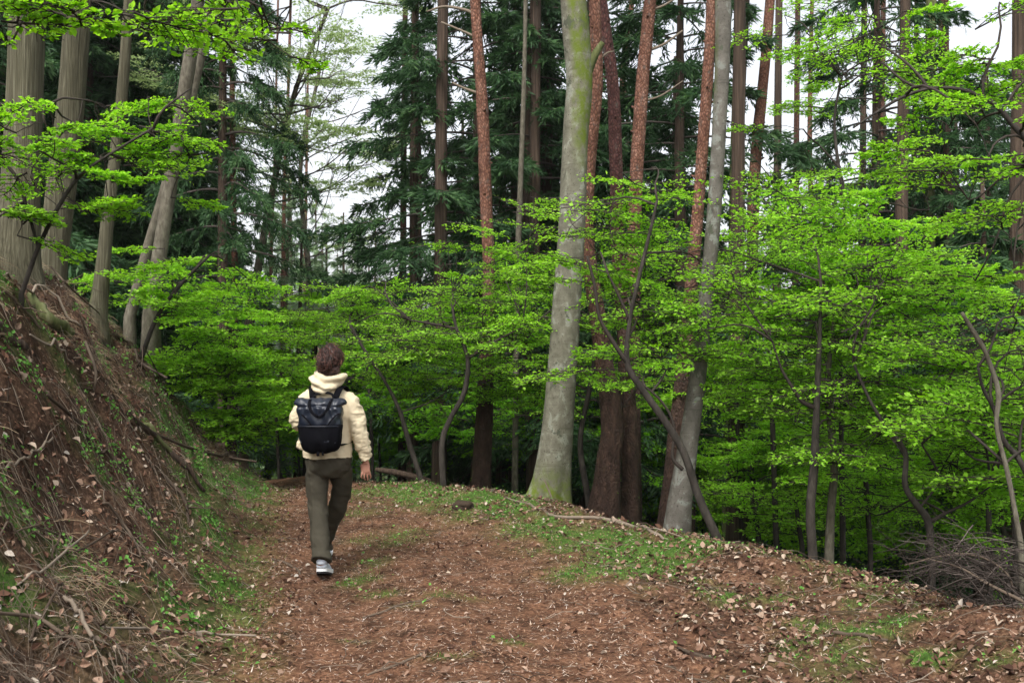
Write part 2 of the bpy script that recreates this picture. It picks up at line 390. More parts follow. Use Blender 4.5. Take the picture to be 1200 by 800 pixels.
# pine needles and bark bits
x, y = sample(240000, -5.4, 4.2, 2.8, 14.5, lambda x, y: (y > 4.2 - 1.2 * (x < -1.2)) * (.35 + .65 * pathness(x, y)) * (x < XE(y) + .5) * (x > XL(y) - 3))
n = gnormal(x, y); a, b_ = frame(n); z = hgt(x, y)
c = np.stack([x, y, z + rng.uniform(.001, .010, len(x))], -1)
d = nrm(a + n * rng.normal(0, .22, (len(x), 1)))
L = rng.uniform(.018, .06, len(x)); r = rng.random(len(x))
V, F, k = leaves_geo(c, d, n, L, rng.uniform(.0025, .0065, len(x)), shape='tri')
mb = MB(); mb.add(V, F, np.repeat(r, k))
M['pneedle'] = rampmat('fallen_needles', [(0, (.025, .014, .010)), (.3, (.12, .055, .033)), (.6, (.25, .13, .078)), (.85, (.39, .27, .19)), (1, (.55, .48, .42))])
tag(mb.build('pine_needle_litter', M['pneedle'], smooth=False), kind='stuff')

# fallen leaves
def ldens(x, y):
    p = pathness(x, y); right = np.clip((x - XR(y) + .3) / .8, 0, 1)
    return np.clip((.16 * p + 1.0 * right * (x < XE(y) + 1.2) + (.65 * bankness(x, y)) + .35 * (np.abs(XL(y) - x) < .4)) * (.6 + .5 * fbm(x * 2, y * 2, 7, 2)), 0, 1)
x, y = sample(125000, -5.4, 4.6, 2.8, 15, ldens)
n = gnormal(x, y); n2 = nrm(n + rng.normal(0, .5, n.shape)); a, b_ = frame(n2); z = hgt(x, y)
L = .016 + .045 * rng.random(len(x)) ** 1.6 * np.where(pathness(x, y) > .5, .7, 1); r = rng.random(len(x))
c = np.stack([x, y, z + rng.uniform(.003, .02, len(x))], -1)
V, F, k = leaves_geo(c, a, n2, L, L * rng.uniform(.35, .85, len(x)), fold=rng.uniform(.05, .6, (len(x), 1)), shape='oval', curl=rng.uniform(-.1, .4, (len(x), 1)))
mb = MB(); mb.add(V, F, np.repeat(r, k))
M['deadleaf'] = rampmat('fallen_leaves', [(0, (.035, .018, .012)), (.35, (.10, .05, .032)), (.6, (.19, .11, .074)), (.85, (.29, .20, .145)), (.97, (.36, .29, .225)), (1, (.42, .38, .33))], .8)
tag(mb.build('leaf_litter', M['deadleaf'], smooth=False), kind='stuff')

# twigs and dead grass
def twigset(x, y, L, rad, down=0.0, lift=.02, seg=5, bend=.16):
    n = gnormal(x, y); a, b_ = frame(n)
    grad = np.stack([-n[:, 0], -n[:, 1], np.zeros(len(n))], -1) * -1
    d = nrm(a + down * nrm(grad + 1e-6) * rng.uniform(.3, 1.6, (len(x), 1)))
    side = np.cross(n, d); t = np.linspace(-.5, .5, seg)[None, :, None]
    bd = rng.normal(0, bend, (len(x), 1, 1)); bd2 = rng.normal(0, bend * .5, (len(x), 1, 1))
    P = np.stack([x, y, np.zeros(len(x))], -1)[:, None] + L[:, None, None] * (d[:, None] * t + side[:, None] * (bd * t ** 2 * 2 + bd2 * np.sin(t * 9)))
    P[..., 2] = hgt(P[..., 0], P[..., 1]) + lift * rng.uniform(.2, 1.6, (len(x), 1)) + np.abs(t[..., 0]) * rng.normal(0, lift * 2, (len(x), 1))
    R = rad[:, None] * np.linspace(1, .45, seg)[None]
    return P, R
x, y = sample(11000, -5.4, 4.6, 2.8, 15.5, lambda x, y: (.12 + .8 * bankness(x, y) + .3 * (x > XR(y))) * (x < XE(y) + 1.5))
P, R = twigset(x, y, rng.uniform(.06, .38, len(x)), rng.uniform(.0012, .004, len(x)), 1.0)
V, F = tubes(P, R, 3); mb = MB(); mb.add(V, F, np.repeat(rng.random(len(x)) ** 1.3, 15))
x, y = sample(15000, -6, -1.0, 2.8, 17, lambda x, y: bankness(x, y) * (x > XL(y) - 2.9) * np.clip(.5 + 1.2 * fbm(x * 1.5, y * 1.5, 3, 2), .05, 1))
P, R = twigset(x, y, rng.uniform(.10, .42, len(x)), rng.uniform(.0008, .0022, len(x)), 1.6, .045, bend=.3)
V, F = tubes(P, R, 3); mb.add(V, F, np.repeat(rng.random(len(x)), 15))
tag(mb.build('twig_litter', M['dead']), kind='stuff')

# grass
x, y = sample(520000, -6, 6, 3, 20, lambda x, y: np.clip(green(x, y) - .08, 0, 1) * (x < XE(y) + 3))
z = hgt(x, y); N = len(x)
d = nrm(np.stack([rng.normal(0, .55, N), rng.normal(0, .55, N), np.ones(N)], -1)); L = rng.uniform(.012, .045, N) * (1 + .4 * (rng.random(N) < .1))
V, F, k = leaves_geo(np.stack([x, y, z - .003], -1), d, nrm(rng.normal(size=(N, 3))), L, rng.uniform(.002, .0045, N), shape='tri')
mb = MB(); mb.add(V, F, np.repeat(rng.random(N), k))
M['grass'] = leafmat('short_grass', (.05, .10, .015), (.11, .22, .03), (.22, .34, .08), .3)
tag(mb.build('grass', M['grass'], smooth=False), kind='stuff')
# small broad-leaved herbs
x, y = sample(95000, -6, 6.5, 3, 20, lambda x, y: np.clip(green(x, y) * .8 + .05 * (1 - pathness(x, y)), 0, 1) * (noise(x * 9, y * 9, 3) > .0) * (x < XE(y) + 3))
z = hgt(x, y); N = len(x); g = gnormal(x, y)
n2 = nrm(g + rng.normal(0, .5, (N, 3))); a, b_ = frame(n2); L = rng.uniform(.012, .034, N)
V, F, k = leaves_geo(np.stack([x, y, z + rng.uniform(.004, .05, N)], -1), a, n2, L, L * .7, .15)
mb = MB(); mb.add(V, F, np.repeat(rng.random(N), k))
M['herb'] = leafmat('small_herb_leaf', (.05, .13, .02), (.10, .26, .04), (.20, .40, .09), .35)
tag(mb.build('ground_cover_herbs', M['herb'], smooth=False), kind='stuff')
# shade plants on the low forest floor beyond the verge
x, y = rng.uniform(-14, 34, 80000), rng.uniform(9, 48, 80000); k_ = (x > XE(y) + 1.2) & (fbm(x * .5, y * .5, 2, 2) > -.1); x, y = x[k_], y[k_]
z = hgt(x, y, False); N = len(x); nf = np.clip((y - 11) / 12, .22, 1); n2 = nrm(np.array([0, 0, 1.]) + rng.normal(0, .45, (N, 3))); a, b_ = frame(n2)
V, F, k = leaves_geo(np.stack([x, y, z + rng.random(N) ** 2 * .9], -1), a, n2, rng.uniform(.10, .26, N) * nf, rng.uniform(.06, .13, N) * nf, .15)
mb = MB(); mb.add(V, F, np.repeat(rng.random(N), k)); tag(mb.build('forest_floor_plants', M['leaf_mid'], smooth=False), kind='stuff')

# dead bracken, root tangles and moss cushions on the bank
x, y = sample(1700, -5.6, -1.3, 3, 15, lambda x, y: bankness(x, y) * (x > XL(y) - 2.7) * np.clip(.35 + 1.5 * fbm(x * 1.2, y * 1.2, 15, 2) + .7 * ((XL(y) - x) > 1.7), 0, 1))
mb = MB(); nb_ = 26; n = len(x); X0 = np.repeat(x, nb_) + rng.normal(0, .05, n * nb_); Y0 = np.repeat(y, nb_) + rng.normal(0, .05, n * nb_)
g_ = gnormal(X0, Y0, .12); d = nrm(g_ * rng.uniform(.1, .9, (len(X0), 1)) + rng.normal(0, .6, g_.shape) + np.array([.5, -.1, -.45])); L = rng.uniform(.04, .22, len(X0))
t_ = np.linspace(0, 1, 4)[None, :, None]; P = np.stack([X0, Y0, hgt(X0, Y0)], -1)[:, None] + d[:, None] * L[:, None, None] * t_ + np.array([0, 0, -1.]) * (L[:, None, None] * .45 * t_ ** 2)
P[..., 2] = np.maximum(P[..., 2], hgt(P[..., 0], P[..., 1]) + .004)
V, F = tubes(P, np.broadcast_to(np.array([.0016, .0015, .0012, .0006]), (len(X0), 4)) * rng.uniform(.6, 1.5, (len(X0), 1)), 3); mb.add(V, F, np.repeat(np.clip(np.repeat(rng.random(n), nb_) * .6 + rng.random(len(X0)) * .5, 0, 1), 12))
M['bracken'] = rampmat('dead_bracken', [(0, (.03, .018, .012)), (.45, (.10, .062, .038)), (.75, (.24, .17, .105)), (1, (.38, .31, .21))])
tag(mb.build('dead_bracken', M['bracken']), kind='stuff')
x, y = sample(3000, -5.6, -1.2, 3, 15, lambda x, y: bankness(x, y) * (x > XL(y) - 2.8) * np.clip(2.5 * fbm(x * 1.5, y * 1.5, 55, 3), 0, 1))
n = len(x); nb_ = 14; X0 = np.repeat(x, nb_) + rng.normal(0, .022, n * nb_); Y0 = np.repeat(y, nb_) + rng.normal(0, .022, n * nb_); g_ = gnormal(X0, Y0, .1); N = len(X0)
n2 = nrm(g_ + rng.normal(0, .5, g_.shape)); a, b_ = frame(n2); L = rng.uniform(.012, .038, N)
V, F, k = leaves_geo(np.stack([X0, Y0, hgt(X0, Y0)], -1) + g_ * rng.uniform(.004, .055, (N, 1)), a, n2, L, L * .65, .2); mb = MB(); mb.add(V, F, np.repeat(np.clip(np.repeat(rng.random(n), nb_) * .7 + .3 * rng.random(N), 0, 1), k))
tag(mb.build('bank_herbs', M['herb'], smooth=False), kind='stuff')

# ------------------------------------------------------------------ trees: generators
def trunk_tube(mb, P, R, segs=14, rough=.05, ridges=0, r=.0, flare=0.0, moss=None):
    """one tapered trunk with an uneven section; P (n,3) R (n)"""
    P = np.asarray(P, float); R = np.asarray(R, float)
    V, F = tubes(P, R, segs, ref=(1, 0, 0)); n = len(P)
    Vr = V.reshape(n, segs, 3); C = P[:, None]; D = Vr - C
    th = np.arange(segs) * 2 * PI / segs
    zz = P[:, 2][:, None]
    k = 1 + rough * fbm(np.cos(th)[None] * 1.3 + 5 * P[0, 0], np.sin(th)[None] * 1.3 + P[0, 1], zz * 1.4, 3)
    if ridges: k = k + .05 * fbm(np.cos(th)[None] * ridges * .5, np.sin(th)[None] * ridges * .5, zz * .45, 3)
    if flare:
        h0 = P[:, 2].min(); fl = np.exp(-(zz - h0) / .38)
        k = k + flare * fl * (.6 + .9 * np.maximum(0, np.cos(th[None] * 3 + P[0, 0] * 3) ) + .3 * np.cos(th[None] * 5 + 1))
    Vr = C + D * k[..., None]
    if moss is not None: rr = np.broadcast_to(moss(th[None], zz), (n, segs)).ravel()
    else: rr = r
    mb.add(Vr.reshape(-1, 3), F, rr)
    return mb

def world_line(pts, Y, n=40):
    """pts (px,py,width px[,Y]) -> smooth centre line and radii"""
    q = []
    for p in pts:
        yy = p[3] if len(p) > 3 else Y
        q.append([*at(p[0], p[1], yy), p[2] / 2 * yy / FPX])
    q = smooth_poly(q, n); return q[:, :3], np.maximum(q[:, 3], .002)

def limb(mb, p0, p1, r0, r1, sag=0.0, n=8, segs=5, wob=.06, r=.3):
    p0, p1 = np.asarray(p0, float), np.asarray(p1, float); t = np.linspace(0, 1, n)[:, None]; L = np.linalg.norm(p1 - p0)
    P = p0 + (p1 - p0) * t + np.array([0, 0, 1.]) * sag * L * np.sin(t * PI)
    w_ = rng.normal(0, wob * L, (3, 3)); P = P + sum(w_[k] * np.sin(t * PI * (k + 1)) / (k + 1) for k in range(3))
    V, F = tubes(P, r0 + (r1 - r0) * t[:, 0], segs); mb.add(V, F, r); return P

# leafy spray templates: flat fans of twigs with leaf points
def spray_template(seed):
    g = np.random.default_rng(seed); W = []; C = []; D = []
    t = np.linspace(0, 1, 7)[:, None]
    main = np.hstack([t, .08 * np.sin(t * 5 + seed), .10 * t - .18 * t ** 2]); W.append((main, .0075, .002))
    def put(line, n, spread):
        k = g.integers(1, len(line), n); f = g.random((n, 1)); p = line[k - 1] + (line[k] - line[k - 1]) * f
        dirn = nrm(line[k] - line[k - 1]); C.append(p + g.normal(0, spread, (n, 3)) * [1, 1, .5]); D.append(nrm(dirn + g.normal(0, .7, (n, 3)) * [1, 1, .4]))
    put(main[3:], 26, .02)
    for i in range(11):
        s = .12 + .8 * i / 11 + g.uniform(-.03, .03); side = 1 if i % 2 else -1; p = np.array([np.interp(s, t[:, 0], main[:, c]) for c in range(3)])
        ang = side * g.uniform(.7, 1.1); L = (.62 - .42 * s) * g.uniform(.7, 1.2); u = np.linspace(0, 1, 5)[:, None]
        line = p + L * np.hstack([np.cos(ang) * u, np.sin(ang) * u, g.uniform(-.12, .18) * u - .12 * u ** 2]); W.append((line, .004, .0012)); put(line, int(14 + 40 * L), .018)
        for j in range(4):
            s2 = g.uniform(.25, .95); p2 = p + (line[-1] - p) * s2; a2 = ang + g.choice([-1, 1]) * g.uniform(.5, 1); L2 = L * .4 * g.uniform(.6, 1.1)
            u2 = np.linspace(0, 1, 4)[:, None]; l2 = p2 + L2 * np.hstack([np.cos(a2) * u2, np.sin(a2) * u2, g.uniform(-.2, .25) * u2]); put(l2, int(8 + 22 * L2), .02)
            W.append((np.vstack([l2, l2[-1:] + .001]), .0022, .001))
    wp = np.stack([smooth_poly(a, 5) for a, _, _ in W]); wr = np.array([np.linspace(a, b, 5) for _, a, b in W])
    return wp, wr, np.concatenate(C), np.concatenate(D)
SPR = [spray_template(s) for s in range(5)]

def spray(wood, leaf, org, yaw, pitch, size, lsize, keep=1.0, shape='rhomb', roll=None, wscale=1.0):
    wp, wr, C, D = SPR[rng.integers(len(SPR))]
    cy, sy = math.cos(yaw), math.sin(yaw); cp, sp = math.cos(pitch), math.sin(pitch); ro = rng.normal(0, .16) if roll is None else roll
    Rz = np.array([[cy, -sy, 0], [sy, cy, 0], [0, 0, 1]]); Ry = np.array([[cp, 0, -sp], [0, 1, 0], [sp, 0, cp]]); Rx = np.array([[1, 0, 0], [0, math.cos(ro), -math.sin(ro)], [0, math.sin(ro), math.cos(ro)]])
    A = Rz @ Ry @ Rx
    if wood is not None:
        V, F = tubes(wp @ A.T * size + org, wr * wscale, 3); wood.add(V, F, .25)
    k = rng.random(len(C)) < keep; c = C[k] @ A.T * size + org; d = D[k] @ A.T; N = len(c)
    nor = nrm(np.array([0, 0, 1.]) + rng.normal(0, .55, (N, 3))); L = lsize * rng.uniform(.5, 1.45, N)
    V, F, kk = leaves_geo(c, d, nor, L, L * rng.uniform(.5, .75, N), rng.uniform(.05, .3), shape)
    leaf.add(V, F, np.repeat(np.clip(rng.normal(.5, .2) * .4 + rng.random(N) * .6, 0, 1), kk))

def understory(name, label, cat, stem, Y, blobs, nspray, lsize, leafm='leaf', barkm='sapling', keep=.5, size=.9, extra=(), group=None, shape='rhomb', segs=9, base_to_ground=True, wscale=1.0):
    """stem: pixel polyline from the ground up; blobs: (px,py,Y,rx,ry,rz) in metres"""
    P, R = world_line(stem, Y)
    if base_to_ground:
        b = P[0].copy(); gz = float(hgt(b[0], b[1])); b[2] = min(gz - .1, b[2] - .05); P = np.vstack([b, P]); R = np.append(R[0] * 1.25, R)
    root = empty(name, (P[0][0], P[0][1], P[0][2]), label, cat, group); o = P[0]
    tr = MB(); trunk_tube(tr, P, R, segs, .12)
    br = MB(); lf = MB()
    lines = [P]
    for e in extra:
        p, r = world_line(e, Y, 20); V, F = tubes(p, r, 6); br.add(V, F, .2); lines.append(p)
    allp = np.vstack([l[len(l) // 3:] for l in lines])
    tot = sum(b[3] * b[4] * b[5] for b in blobs) ** 1
    wts = np.array([(b[3] * b[4] * b[5]) ** .67 for b in blobs]); wts /= wts.sum()
    for (px, py, yy, rx, ry, rz), wt in zip(blobs, wts):
        c = at(px, py, yy); n = max(1, int(round(nspray * wt)))
        # hub branches
        hubs = []
        for h in range(max(2, n // 7)):
            q = c + rng.uniform(-.75, .75, 3) * [rx, ry, rz]; j = np.argmin(((allp - q) ** 2).sum(1) + .6 * np.maximum(allp[:, 2] - q[2], 0) ** 2)
            ln = limb(br, allp[j], q, .011, .005, .10, 8, 5, .05); hubs.append(ln)
        hp = np.vstack([h[2:] for h in hubs])
        for i in range(n):
            v = nrm(rng.normal(size=3)) * rng.random() ** .4; q = c + v * [rx, ry, rz]
            q[2] = c[2] + round((q[2] - c[2]) / .2) * .2 + rng.normal(0, .055)      # leaves lie in tiers
            j = np.argmin(((hp - q) ** 2).sum(1)); p0 = hp[j]
            dv = q - p0; yaw = math.atan2(dv[1], dv[0]) + rng.normal(0, .4)
            sz = size * rng.uniform(.6, 1.15)
            s0 = q - np.array([math.cos(yaw), math.sin(yaw), 0]) * sz * .5
            if np.linalg.norm(s0 - p0) > .08: limb(br, p0, s0, .005, .0035, .05, 5, 3, .04)
            spray(br, lf, s0, yaw, rng.normal(.03, .12), sz, lsize, keep * rng.uniform(.4, 1.15), shape, wscale=wscale)
    join(tr, br); shift(tr, o).build('trunk', [M[barkm], M['twigdark']], root)
    shift(lf, o).build('crown', M[leafm], root, smooth=False)
    return root

def knobs(tr, P, R, n, zr):
    z0, z1 = zr
    for i in range(n):
        j = int(np.argmin(np.abs(P[:, 2] - rng.uniform(z0, z1)))); a = rng.uniform(0, 2 * PI); d = np.array([math.cos(a), math.sin(a), rng.uniform(-.1, .5)]); r = R[j]
        l = r * rng.uniform(1.15, 1.6); V, F = tubes(np.array([P[j] + d * r * .4, P[j] + d * r * .95, P[j] + d * l]), np.array([r * .38, r * .26, r * .1]), 7); tr.add(V, F, .9)
def tree_trunk(name, label, cat, pts, Y, barkm, top=13, rough=.05, ridges=0, flare=0.0, segs=16, moss=None, group=None, n=60, basew=1.25, stubs=(), stubm='dead', extend=True, tophull=.8):
    """big tree: pts from base up in photo pixels"""
    P, R = world_line(pts, Y, n)
    d = P[-1] - P[-8]; d = d / max(d[2], .05)
    if P[-1][2] < top and extend:
        k = np.linspace(.2, 1, 8)[:, None] * (top - P[-1][2]); P = np.vstack([P, P[-1] + d * k * [.6, .6, 1]]); R = np.append(R, R[len(R) - 1] * np.linspace(.97, tophull, 8))
    gz = float(hgt(P[0][0], P[0][1])) - .15
    if P[0][2] > gz:
        m_ = max(2, int((P[0][2] - gz) / .15)); zz = np.linspace(gz, P[0][2], m_, endpoint=False)
        ex = np.stack([np.full(m_, P[0][0]), np.full(m_, P[0][1]), zz], -1); rr = R[0] * (basew - (basew - 1) * np.linspace(0, 1, m_, endpoint=False))
        P = np.vstack([ex, P]); R = np.append(rr, R)
    if barkm == 'cedar': moss = lambda th, z: np.clip(.25 + .4 * np.cos(th - 2.6) + .3 * np.exp(-np.maximum(z - 2, 0) / 1.2), 0, .72) + 0 * z
    if barkm.startswith('redpine') and moss is None: moss = lambda th, z: np.clip((z - 1.2 - .5 * noise(z * 2, th, 4)) / 2.2, 0, 1)  # red pines: height mask for the dark lower bark and its painted shade
    root = empty(name, P[0], label, cat, group); o = P[0].copy()
    tr = MB(); trunk_tube(tr, P, R, segs, rough, ridges, .0, flare, moss)
    if 'pine' in name: knobs(tr, P, R, 9, (2.2, 7))
    shift(tr, o).build('trunk', M[barkm], root)
    for sp in stubs:
        p, r = world_line(sp, Y, 12); mb = MB(); V, F = tubes(p, r, 6); mb.add(V, F, .8); shift(mb, o).build('branch', M[stubm], root)
    return root, P, R

# conifer foliage
def conifer_mesh(seed, H=12.0, z0=1.5, Rmax=2.4, nb=60, tw=20, sl=14, droop=.5, slL=.17, slW=.02, top=True, upw=.0):
    g = np.random.default_rng(seed); wood = MB(); Vs = []; Rr = []
    for i in range(nb):
        f = (i + g.random()) / nb; z = z0 + (H - z0) * f; L = Rmax * (1 - f) ** .75 * g.uniform(.65, 1.15) if top else Rmax * g.uniform(.6, 1.15) * (1 - .4 * f)
        if L < .15: continue
        a = i * 2.4 + g.normal(0, .3); dr = np.array([math.cos(a), math.sin(a), 0]); t = np.linspace(0, 1, 8)[:, None]
        P = np.array([0, 0, z]) + dr * t * L + np.array([0, 0, 1.]) * L * (upw * t + .12 * t - droop * t ** 2 + .14 * t ** 4)
        V, F = tubes(P, np.linspace(.012 + .008 * L, .004, 8), 4); wood.add(V, F, .2)
        n = int(tw * L / Rmax) + 6; s = .12 + .88 * np.sqrt(g.random(n)); pb = np.stack([np.interp(s, t[:, 0], P[:, c]) for c in range(3)], -1)
        sd = g.choice([-1., 1.], n)[:, None]; perp = np.array([-dr[1], dr[0], 0])
        l2 = (.42 * L * (1.05 - s * .75) * g.uniform(.6, 1.2, n) + .1)[:, None]
        dv = nrm(dr * g.uniform(.3, .9, (n, 1)) + perp * sd * g.uniform(.4, 1, (n, 1)) + np.array([0, 0, 1.]) * g.normal(-.25, .2, (n, 1)))
        u = g.random((n, sl, 1)); c = pb[:, None] + dv[:, None] * l2[:, None] * u + np.array([0, 0, 1.]) * (-.35 * l2[:, None] * u ** 2)
        c = c + g.normal(0, .02, c.shape)
        d = nrm(dv[:, None] + g.normal(0, .42, c.shape) + np.array([0, 0, -.30]))
        Vs.append((c.reshape(-1, 3), d.reshape(-1, 3))); Rr.append(np.repeat(np.clip(g.normal(.45, .22, n), 0, 1), sl))
    C = np.concatenate([a for a, _ in Vs]); D = np.concatenate([b for _, b in Vs]); R = np.concatenate(Rr); N = len(C)
    nor = nrm(g.normal(size=(N, 3))); L = slL * g.uniform(.6, 1.3, N)
    V, F, k = leaves_geo(C, D, nor, L, slW * g.uniform(.7, 1.4, N), shape='rhomb', fold=.1)
    lf = MB(); lf.add(V, F, np.repeat(np.clip(R + g.normal(0, .15, N), 0, 1), k)); return wood, lf
def straight_trunk(H, r, seed, segs=9):
    g = np.random.default_rng(seed); z = np.linspace(-1.5, H, 16); P = np.stack([.08 * np.sin(z * .4 + seed), .08 * np.cos(z * .3 + seed), z], -1)
    R = r * (1 - .9 * np.clip(z / H, 0, 1)) ** .8 * (1 + .5 * np.exp(-np.maximum(z, 0) / .4)) + .01; mb = MB(); trunk_tube(mb, P, R, segs, .08); return mb

def make_conifer(name, label, seed, H, r, barkm, needlem, **kw):
    root = empty(name, (0, 0, -50), label, 'tree'); tk = straight_trunk(H, r, seed)
    wd, lf = conifer_mesh(seed, H, **kw); join(tk, wd); tk.build('trunk', [M[barkm], M['branchgrey']], root); lf.build('crown', M[needlem], root, smooth=False); return root
def copy_tree(root, loc, rz, sc, label, group, tilt=0.0, used=set()):
    if root.name not in used: r = root; used.add(root.name)
    else:
        r = root.copy(); COL.objects.link(r)
        for ch in list(root.children):
            c = ch.copy(); COL.objects.link(c); c.parent = r
    r.location = tuple(loc); r.rotation_euler = (tilt, 0, rz); r.scale = (sc[0], sc[0], sc[1])
    r['label'] = label; r['group'] = group; r['category'] = 'tree'
    return r

# ------------------------------------------------------------------ big trunks on the left bank
tree_trunk('cedar_tree', 'widest pale grey cedar trunk at far left, on the crest of the bank', 'tree',
           [(20, 312, 52), (22, 280, 46), (24, 220, 42), (28, 120, 40), (32, 0, 40)], 8.6, 'cedar', ridges=11, flare=.06, segs=44, rough=.05)
tree_trunk('cedar_tree', 'brown grey cedar trunk with greenish base, second from the left on the bank', 'tree',
           [(58, 345, 37), (63, 300, 32), (72, 220, 33), (82, 130, 31), (90, 30, 30)], 9.8, 'cedar', ridges=9, flare=.05, segs=36)
tree_trunk('conifer_tree', 'slim straight brown conifer trunk right of the two cedars on the bank', 'tree',
           [(114, 372, 22.4), (119, 330, 17.6), (128, 240, 14.4), (143, 110, 12.8), (151, 0, 11.2)], 11, 'cedar', flare=.1, segs=18)
tree_trunk('beech_tree', 'right-hand stem of the pale slender pair leaning right on the bank', 'tree',
           [(177, 372, 21), (188, 290, 17), (201, 210, 15), (216, 110, 16), (230, 20, 15)], 12.5, 'palestem', segs=14)
tree_trunk('beech_tree', 'left-hand thin stem of the pale slender pair leaning right on the bank', 'tree',
           [(152, 372, 14), (172, 295, 12), (192, 225, 11), (222, 120, 12), (244, 30, 11)], 12.9, 'palestem', segs=12)

# ------------------------------------------------------------------ central and right trunks
def beech_moss(th, z):
    side = np.cos(th + .75)
    return np.clip(.26 + (.18 + .62 * side) * np.clip((z - 3.2) / 1.2, 0, 1) + .75 * np.exp(-np.maximum(z, 0) / .35) * (side > -.9), 0, 1)
tree_trunk('beech_tree', 'large pale grey beech beside the path, mossy at its base and up high', 'tree',
           [(638, 600, 50), (643, 578, 43), (648, 545, 39), (654, 490, 36), (660, 420, 34), (665, 350, 33), (670, 270, 32), (674, 170, 30), (679, 100, 31), (675, 40, 32), (670, -20, 29)],
           10.9, 'beech', flare=.4, segs=40, moss=beech_moss, n=90, rough=.04, stubs=[[(688, 82, 15), (695, 68, 11), (706, 50, 6)]], stubm='mosstrunk')
tree_trunk('beech_tree', 'grey beech leaning right with dark knot holes near its base', 'tree',
           [(791, 640, 33), (795, 600, 29), (804, 540, 24), (815, 460, 20), (825, 370, 18), (836, 260, 17), (843, 150, 17), (847, 50, 18), (847, -20, 19)],
           9.2, 'beech_dark', flare=.12, segs=28, n=80, moss=lambda th, z: np.clip(.2 + .45 * np.cos(th - PI) * np.clip((z - 3) / 1, 0, 1), 0, 1) + 0 * z)
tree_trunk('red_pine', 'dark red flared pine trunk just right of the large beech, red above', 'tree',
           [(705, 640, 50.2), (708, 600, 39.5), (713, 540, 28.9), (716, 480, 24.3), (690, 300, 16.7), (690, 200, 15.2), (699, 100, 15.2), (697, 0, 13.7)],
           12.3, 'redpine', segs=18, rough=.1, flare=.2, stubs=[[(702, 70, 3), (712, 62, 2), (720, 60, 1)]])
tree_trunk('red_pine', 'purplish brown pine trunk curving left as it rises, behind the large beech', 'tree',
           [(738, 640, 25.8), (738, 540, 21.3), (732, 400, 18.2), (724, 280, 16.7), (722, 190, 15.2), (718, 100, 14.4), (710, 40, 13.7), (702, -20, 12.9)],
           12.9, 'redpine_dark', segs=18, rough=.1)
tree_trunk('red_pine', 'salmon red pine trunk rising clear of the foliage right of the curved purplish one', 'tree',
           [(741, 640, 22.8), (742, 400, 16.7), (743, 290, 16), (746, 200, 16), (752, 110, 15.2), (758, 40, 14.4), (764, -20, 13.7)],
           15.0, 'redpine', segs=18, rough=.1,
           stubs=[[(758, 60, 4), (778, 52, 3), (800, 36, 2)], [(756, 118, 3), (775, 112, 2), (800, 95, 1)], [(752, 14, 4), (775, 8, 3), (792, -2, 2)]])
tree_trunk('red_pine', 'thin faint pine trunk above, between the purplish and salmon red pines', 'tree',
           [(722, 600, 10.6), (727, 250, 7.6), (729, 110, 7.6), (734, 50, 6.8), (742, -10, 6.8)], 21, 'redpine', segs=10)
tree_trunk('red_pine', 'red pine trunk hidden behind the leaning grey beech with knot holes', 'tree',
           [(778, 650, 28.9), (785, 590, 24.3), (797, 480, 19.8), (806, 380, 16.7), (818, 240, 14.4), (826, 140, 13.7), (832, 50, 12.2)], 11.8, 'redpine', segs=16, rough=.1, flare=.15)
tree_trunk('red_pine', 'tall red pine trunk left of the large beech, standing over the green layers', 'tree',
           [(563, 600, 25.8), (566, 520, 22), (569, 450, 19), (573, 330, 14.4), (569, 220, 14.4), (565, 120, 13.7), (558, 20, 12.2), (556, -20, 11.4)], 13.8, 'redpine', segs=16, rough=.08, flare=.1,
           stubs=[[(562, 20, 5), (545, 12, 4), (520, 8, 3), (500, 14, 2)], [(564, 47, 4), (545, 38, 3), (517, 26, 2)], [(568, 112, 4), (545, 104, 3), (530, 97, 2)]])
tree_trunk('birch_tree', 'very thin pale whitish trunk between the tall red pine and large beech', 'tree',
           [(603, 600, 8), (605, 420, 7), (607, 300, 7), (612, 160, 6), (615, 60, 5), (616, -10, 5)], 15.5, 'palestem', segs=8)
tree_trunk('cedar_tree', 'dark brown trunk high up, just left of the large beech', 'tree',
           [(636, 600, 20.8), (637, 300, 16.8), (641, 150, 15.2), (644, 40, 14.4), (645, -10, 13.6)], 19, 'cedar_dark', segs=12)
tree_trunk('young_tree', 'thin mossy green trunk against the sky, right of the leaning beech', 'tree',
           [(852, 600, 12), (857, 350, 9), (859, 200, 8), (862, 100, 8), (864, -10, 7)], 17, 'mosstrunk', segs=8)
tree_trunk('young_tree', 'thin dark trunk against the sky, left of the tall leaning red pine', 'tree',
           [(866, 600, 12), (866, 350, 8), (867, 220, 8), (870, 120, 7), (876, -10, 6)], 18, 'cedar_dark', segs=8)
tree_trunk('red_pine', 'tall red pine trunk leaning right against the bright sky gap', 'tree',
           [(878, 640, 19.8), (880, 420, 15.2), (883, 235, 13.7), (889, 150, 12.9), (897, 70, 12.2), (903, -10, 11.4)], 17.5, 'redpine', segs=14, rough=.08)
tree_trunk('red_pine', 'thin reddish trunk in the sky gap, right of the leaning red pine', 'tree',
           [(952, 600, 7.6), (951, 280, 6.1), (949, 180, 6.1), (950, 80, 5.3), (952, -10, 4.6)], 24, 'redpine', segs=8)
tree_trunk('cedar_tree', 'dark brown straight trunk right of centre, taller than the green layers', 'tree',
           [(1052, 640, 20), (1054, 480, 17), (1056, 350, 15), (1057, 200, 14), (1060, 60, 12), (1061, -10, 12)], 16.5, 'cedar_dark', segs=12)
tree_trunk('cedar_tree', 'mossy brown trunk second to the right of the dark straight trunk', 'tree',
           [(1086, 640, 18), (1088, 480, 15), (1089, 350, 14), (1089, 200, 13), (1091, 30, 12)], 18, 'mosstrunk', segs=12)
